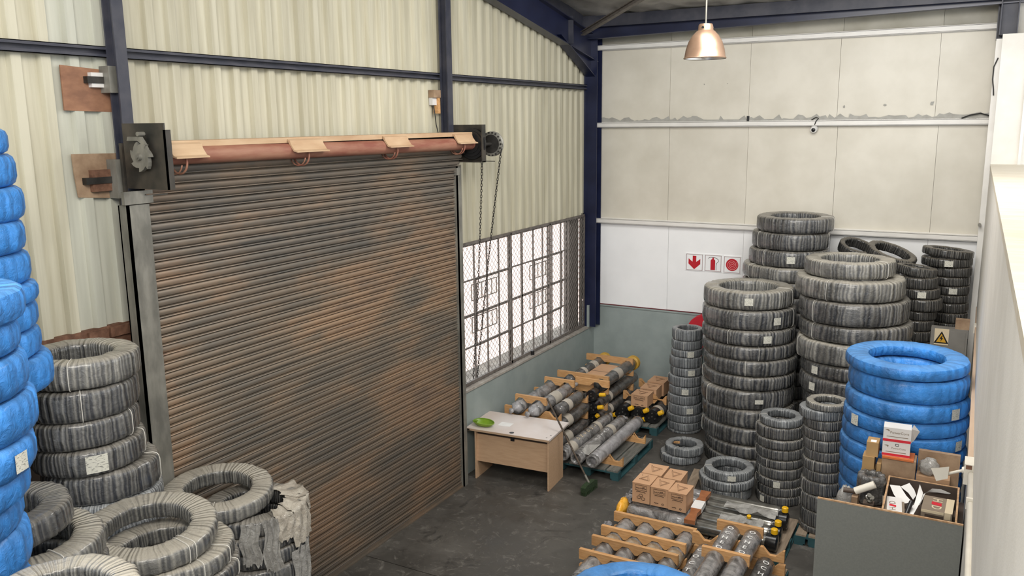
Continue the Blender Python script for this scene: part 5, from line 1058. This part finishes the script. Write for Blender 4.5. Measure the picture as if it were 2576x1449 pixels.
sheet_paper([[P(2314, 1218, 8.2), P(2319, 1232, 8.2)], [P(2308, 1240, 8.12), P(2322, 1240, 8.15)], [P(2300, 1268, 8.02), P(2316, 1262, 8.03)], [P(2276, 1290, 7.82), P(2298, 1294, 7.84)]], 'grey curled sheet standing beside the taupe carton')
sheet_paper([[P(2314, 1270, 8.0), P(2300, 1272, 8.0)], [P(2328, 1240, 8.15), P(2318, 1246, 8.16)], [P(2345, 1229, 8.20), P(2337, 1238, 8.20)], [P(2368, 1231, 8.22), P(2358, 1239, 8.22)], [P(2392, 1241, 8.24), P(2388, 1243, 8.24)]], 'long white sheet curving over the taupe carton')
pm_ = on_y(2284, 1278, 7.86); MB().cyl(pm_+Vector((-.01, -.06, -.05)), pm_+Vector((.02, .08, .03)), .02, 12).build('marker', 'black', None, True, 'thick black marker lying among the drawer papers', 'marker')
# wrapped black roll, tube, fittings
rc2 = on_y(2262, 1192, 8.28)
coil((-.665, 8.14), CZD, .285, .125, .05, 'wrapdark', 'small black roll in shiny film behind the wooden drawer', None, nseg=60, rough=1.6, seed=901)
tb = on_y(2200, 1221, 7.9); ta = on_y(2122, 1230, 7.9)
t = thing('paper_tube', (ta.x, 7.9, ta.z), 'white plastic tube with brown core end on cabinet', 'tube')
MB().cyl((ta.x+.10, 7.90, ta.z+.0), (tb.x-.0, 7.92, tb.z+.0), .034, 16).build('tube', 'ivory', t, True); MB().cyl((ta.x, 7.895, ta.z-.004), (ta.x+.105, 7.90, ta.z), .024, 16).build('core', 'crate_in', t, True)
smallbox(-.797, -.745, 7.84, 7.97, CZD, ta.z-.034, 'card_old', 'brown carton propping up the white tube', rz=.0)
fbp = on_y(2126, 1234, 7.96); blob((fbp.x-.0, 8.0, 1.10+.165), .075, .07, .165, 18, 10, .12, 31).build('film_bag', 'film', None, 'all', 'mottled clear film bag standing below the tube on cabinet', 'bag')
for i, (u, v) in enumerate(((2183, 1247), (2190, 1253), (2184, 1260))):
    p = on_y(u, v, 7.80); MB().lathe((p.x, p.y, p.z-.02), (.2, -.5, .6), [(0, .015), (.005, .022), (.02, .022), (.022, .014), (.045, .014), (.047, .02), (.06, .02)], 12).build('hose_fitting', 'chrome', None, True, ('upper', 'middle', 'lower')[i]+' chrome hose fitting in the small heap by tube', 'fitting', 'chrome fittings')
p = on_y(2186, 1256, 7.80); MB().box((p.x-.045, 7.74, CZD), (p.x+.045, 7.83, p.z-.02)).build('fitting_tray', 'crate_in', None, False, 'dark tray under the chrome hose fittings', 'tray')
# cartons at the rear
smallbox(-.60, -.31, 8.30, 8.49, CZD, 1.655, 'card_old', 'brown carton under the white and red box')
MB().box((-.60, 8.28, 1.655), (-.33, 8.49, 1.672)).build('orange_folder', pm('orange_card', (.50, .13, .03), None, rough=.6), None, False, 'thin orange folder under the white and red box', 'folder')
t, M4, w_, d_ = smallbox(-.61, -.372, 8.32, 8.48, 1.672, 1.95, 'boxwhite', 'white carton with red bands and open flap on cabinet', 'carton', 'white_carton', rz=.05)
for z0, z1 in ((1.815, 1.84), (1.675, 1.698)): MB().box((-w_-.001, -d_-.0015, z0), (w_+.001, d_, z1), M4).build('red_band', 'red', t)
for z0, x0, x1 in ((1.862, -.75, .8), (1.712, -.75, .72)): MB().box((w_*x0, -d_-.001, z0), (w_*x1, -d_, z0+.006), M4).build('grey_line', 'taupe', t)
R3 = M4.to_3x3()
for z0, sz in ((1.905, .034), (1.752, .026)):
    b = MB(); text(b, 'PowerCore', M4@Vector((.02, -d_-.0005, z0)), R3@Vector((1, 0, 0)), (0, 0, 1), sz, .0006, .004); b.build('lettering', 'taupe', t)
    MB().prism([(-.085, .012), (-.06, .016), (-.045, .010), (-.052, -.008), (-.06, .004)], M4@Vector((-.02, -d_-.001, z0+.012)), R3@Vector((1, 0, 0)), (0, 0, 1), R3@Vector((0, 1, 0)), .001).build('swoosh', 'taupe', t)
b = MB(); 
for x0, x1, z0, z1 in ((-.01, .02, .018, .022), (-.01, .02, 0, .004), (-.01, -.006, 0, .022), (.016, .02, 0, .022)): b.box((x0, -d_-.001, 1.775+z0), (x1, -d_, 1.775+z1), M4)
b.build('square_mark', 'black', t)
b = MB(); b.add([M4@Vector(p) for p in ((w_, -d_, 1.82), (w_, -d_+.02, 1.955), (w_+.015, -.01, 1.985), (w_+.07, .03, 1.91), (w_+.03, .0, 1.83))], [(0, 1, 2, 3, 4)]); b.build('open_flap', 'boxwhite', t)
TG = 'tan cartons stacked on the cabinet'
smallbox(-.775, -.655, 8.30, 8.48, CZD, 1.50, 'tan', 'lowest tan carton of the stack beside white carton', grp=TG); smallbox(-.77, -.665, 8.30, 8.46, 1.50, 1.635, 'tan', 'middle tan carton of the stack beside white carton', grp=TG)
t, M4, w_, d_ = smallbox(-.745, -.64, 8.32, 8.48, 1.635, 1.775, 'tan', 'top tan carton with white sticker beside white carton', grp=TG); MB().box((-.02, -.06, 1.775), (.03, .0, 1.776), M4).build('sticker', 'paper', t)
smallbox(-.642, -.604, 8.29, 8.44, CZD, 1.585, 'tan', 'narrow tan carton squeezed under the white carton', grp=TG)
smallbox(-.30, .05, 8.44, 8.49, CZD, 1.73, 'card_old', 'tall brown cardboard sheet leaning behind the drawer', 'cardboard', 'cardboard_sheet')
smallbox(-.30, -.02, 8.30, 8.43, CZD, 1.53, 'card', 'low brown carton with corrugated edge behind drawer')
pl_ = on_y(2318, 1160, 8.36); blob((-.20, 8.365, 1.53+.08), .085, .055, .085, 18, 10, .12, 5).build('film_lump', 'film', None, 'all', 'crumpled ball of clear film on the low carton', 'film')
# floodlight on the conduit box
fb = on_y(2440, 1190, 6.95); t = thing('floodlight', (XR(6.95)-.03, 6.95, tz-.1), 'small ivory floodlight on a jointed arm and conduit box', 'lamp')
MB().box((XR(7)-.06, 6.86, tz-.07), (XR(7)+.004, 7.04, tz+.09)).build('junction_box', 'ivory', t); MB().cyl((XR(7)-.062, 6.90, tz-.02), (XR(7)-.055, 6.90, tz-.02), .018, 12).build('box_screw', 'galv', t)
MB().box((XR(7)-.05, 6.855, tz+.055), (XR(7)-.01, 6.862, tz+.085)).build('rust_patch', 'rust', t)
hx = on_y(2382, 1192, 6.98); MB().cyl((XR(7)-.06, 6.97, tz-.0), (hx.x, 6.98, hx.z), .011, 10).lathe((XR(7)-.075, 6.97, tz), (1, 0, 0), [(0, .022), (.02, .03)], 14).build('arm', 'ivory', t, True)
h0 = on_y(2388, 1192, 6.98); h1 = on_y(2352, 1198, 6.98); b = MB()
vx = [on_y(u, v, 6.94) for u, v in ((2388, 1174), (2342, 1178), (2355, 1210), (2384, 1204))]; vy = [on_y(u, v, 7.07) for u, v in ((2387, 1180), (2348, 1183), (2358, 1206), (2384, 1202))]
b.add(vx+vy, ((0,1,2,3), (7,6,5,4), (0,4,5,1), (1,5,6,2), (2,6,7,3), (3,7,4,0))); b.build('housing', 'ivory', t)
# grey enclosure with warning sign, brown box on it
en = on_y(2345, 828, 11.9); t = thing('electrical_enclosure', (-.18, 12.05, 0), 'grey steel enclosure with electric warning sign in far corner', 'electrical box')
MB().box((-.40, 11.90, 0), (.02, 12.03, 2.15)).build('cabinet_body', 'greybox', t); MB().box((-.385, 11.893, .05), (-.005, 11.90, 2.12)).build('door', 'greybox', t)
sp_ = (on_y(2352, 826, 11.88), on_y(2388, 832, 11.88)); sw = sp_[1].x-sp_[0].x; st_ = sp_[0].z
MB().box((sp_[0].x, 11.886, st_-.21), (sp_[1].x, 11.893, st_)).build('sign_plate', 'cream', t)
cxs = (sp_[0].x+sp_[1].x)/2
MB().prism([(-.085, -.19), (.085, -.19), (0, -.03)], (cxs, 11.886, st_), EX, EZ, NY, .002).build('triangle', 'black', t); MB().prism([(-.058, -.175), (.058, -.175), (0, -.062)], (cxs, 11.884, st_), EX, EZ, NY, .002).build('yellow_triangle', 'signyellow', t)
MB().prism([(.006, -.085), (-.02, -.13), (0, -.13), (-.008, -.165), (.02, -.12), (.003, -.12), (.014, -.088)], (cxs, 11.882, st_), EX, EZ, NY, .002).build('lightning_bolt', 'black', t)
smallbox(-.13, .03, 11.91, 12.05, 2.15, 2.27, 'card_old', 'brown carton on top of the grey steel enclosure')
# loose film draped over the stack by the shutter
ox, oy, orr = OX; orr *= 1.0
dra = thing('film_drape', (ox, oy, 1.0), 'dusty crumpled film draped over the coils touching the shutter', 'film')
def drape(a0, a1, z0, z1, top, mat, nm, seed, na=16, nz=9):
    """film hanging down the outside of the coils; top > 0 folds that far over the upper face"""
    r_ = random.Random(seed); b = MB(); vs = []; ph_ = r_.uniform(0, 6)
    rows = ([(orr-top*(1-k/4), OZ+.012+.012*math.sin(k+ph_)) for k in range(4)] if top else [])+[(orr+.012+.012*f, z0+(z1-z0)*f) for f in [k/nz for k in range(nz+1)]]
    for j, (rr_, z_) in enumerate(rows):
        for i in range(na+1):
            a = a0+(a1-a0)*(i/na)+.03*math.sin(j*.9+ph_); e_ = .010*math.sin(i*1.1+ph_+j*.35)+.006*math.sin(i*2.7+j*.8)+r_.uniform(-.003, .003)
            vs.append((ox+(rr_+e_)*math.cos(a), oy+(rr_+e_)*math.sin(a), z_+(r_.uniform(-.025, .015) if j == len(rows)-1 else 0)+.01*math.sin(i*.8+ph_)))
    b.add(vs, [(j*(na+1)+i, j*(na+1)+i+1, (j+1)*(na+1)+i+1, (j+1)*(na+1)+i) for j in range(len(rows)-1) for i in range(na)]); b.build(nm, mat, dra, 'all')
va = math.atan2(-oy, -ox)
drape(va-.25, va+.08, OZ, OZ-.34, .0, 'film', 'film_strip', 1); drape(va+.14, va+.45, OZ+.01, OZ-.42, .0, 'film', 'film_strip', 2)
drape(va+.40, va+.95, OZ+.01, OZ-.20, .12, 'filmcard', 'dusty_sheet', 3); drape(va+.75, va+1.5, OZ+.01, OZ-.30, .16, 'filmcard', 'dusty_sheet', 4); drape(va+1.4, va+2.3, OZ+.015, OZ-.12, .2, 'filmcard', 'dusty_sheet', 7)
drape(va+.7, va+1.3, OZ-.33, OZ-.75, .0, 'film', 'film_strip', 5); drape(va+.1, va+.5, OZ-.5, OZ-.8, .0, 'wrapcyl', 'film_strip', 6)
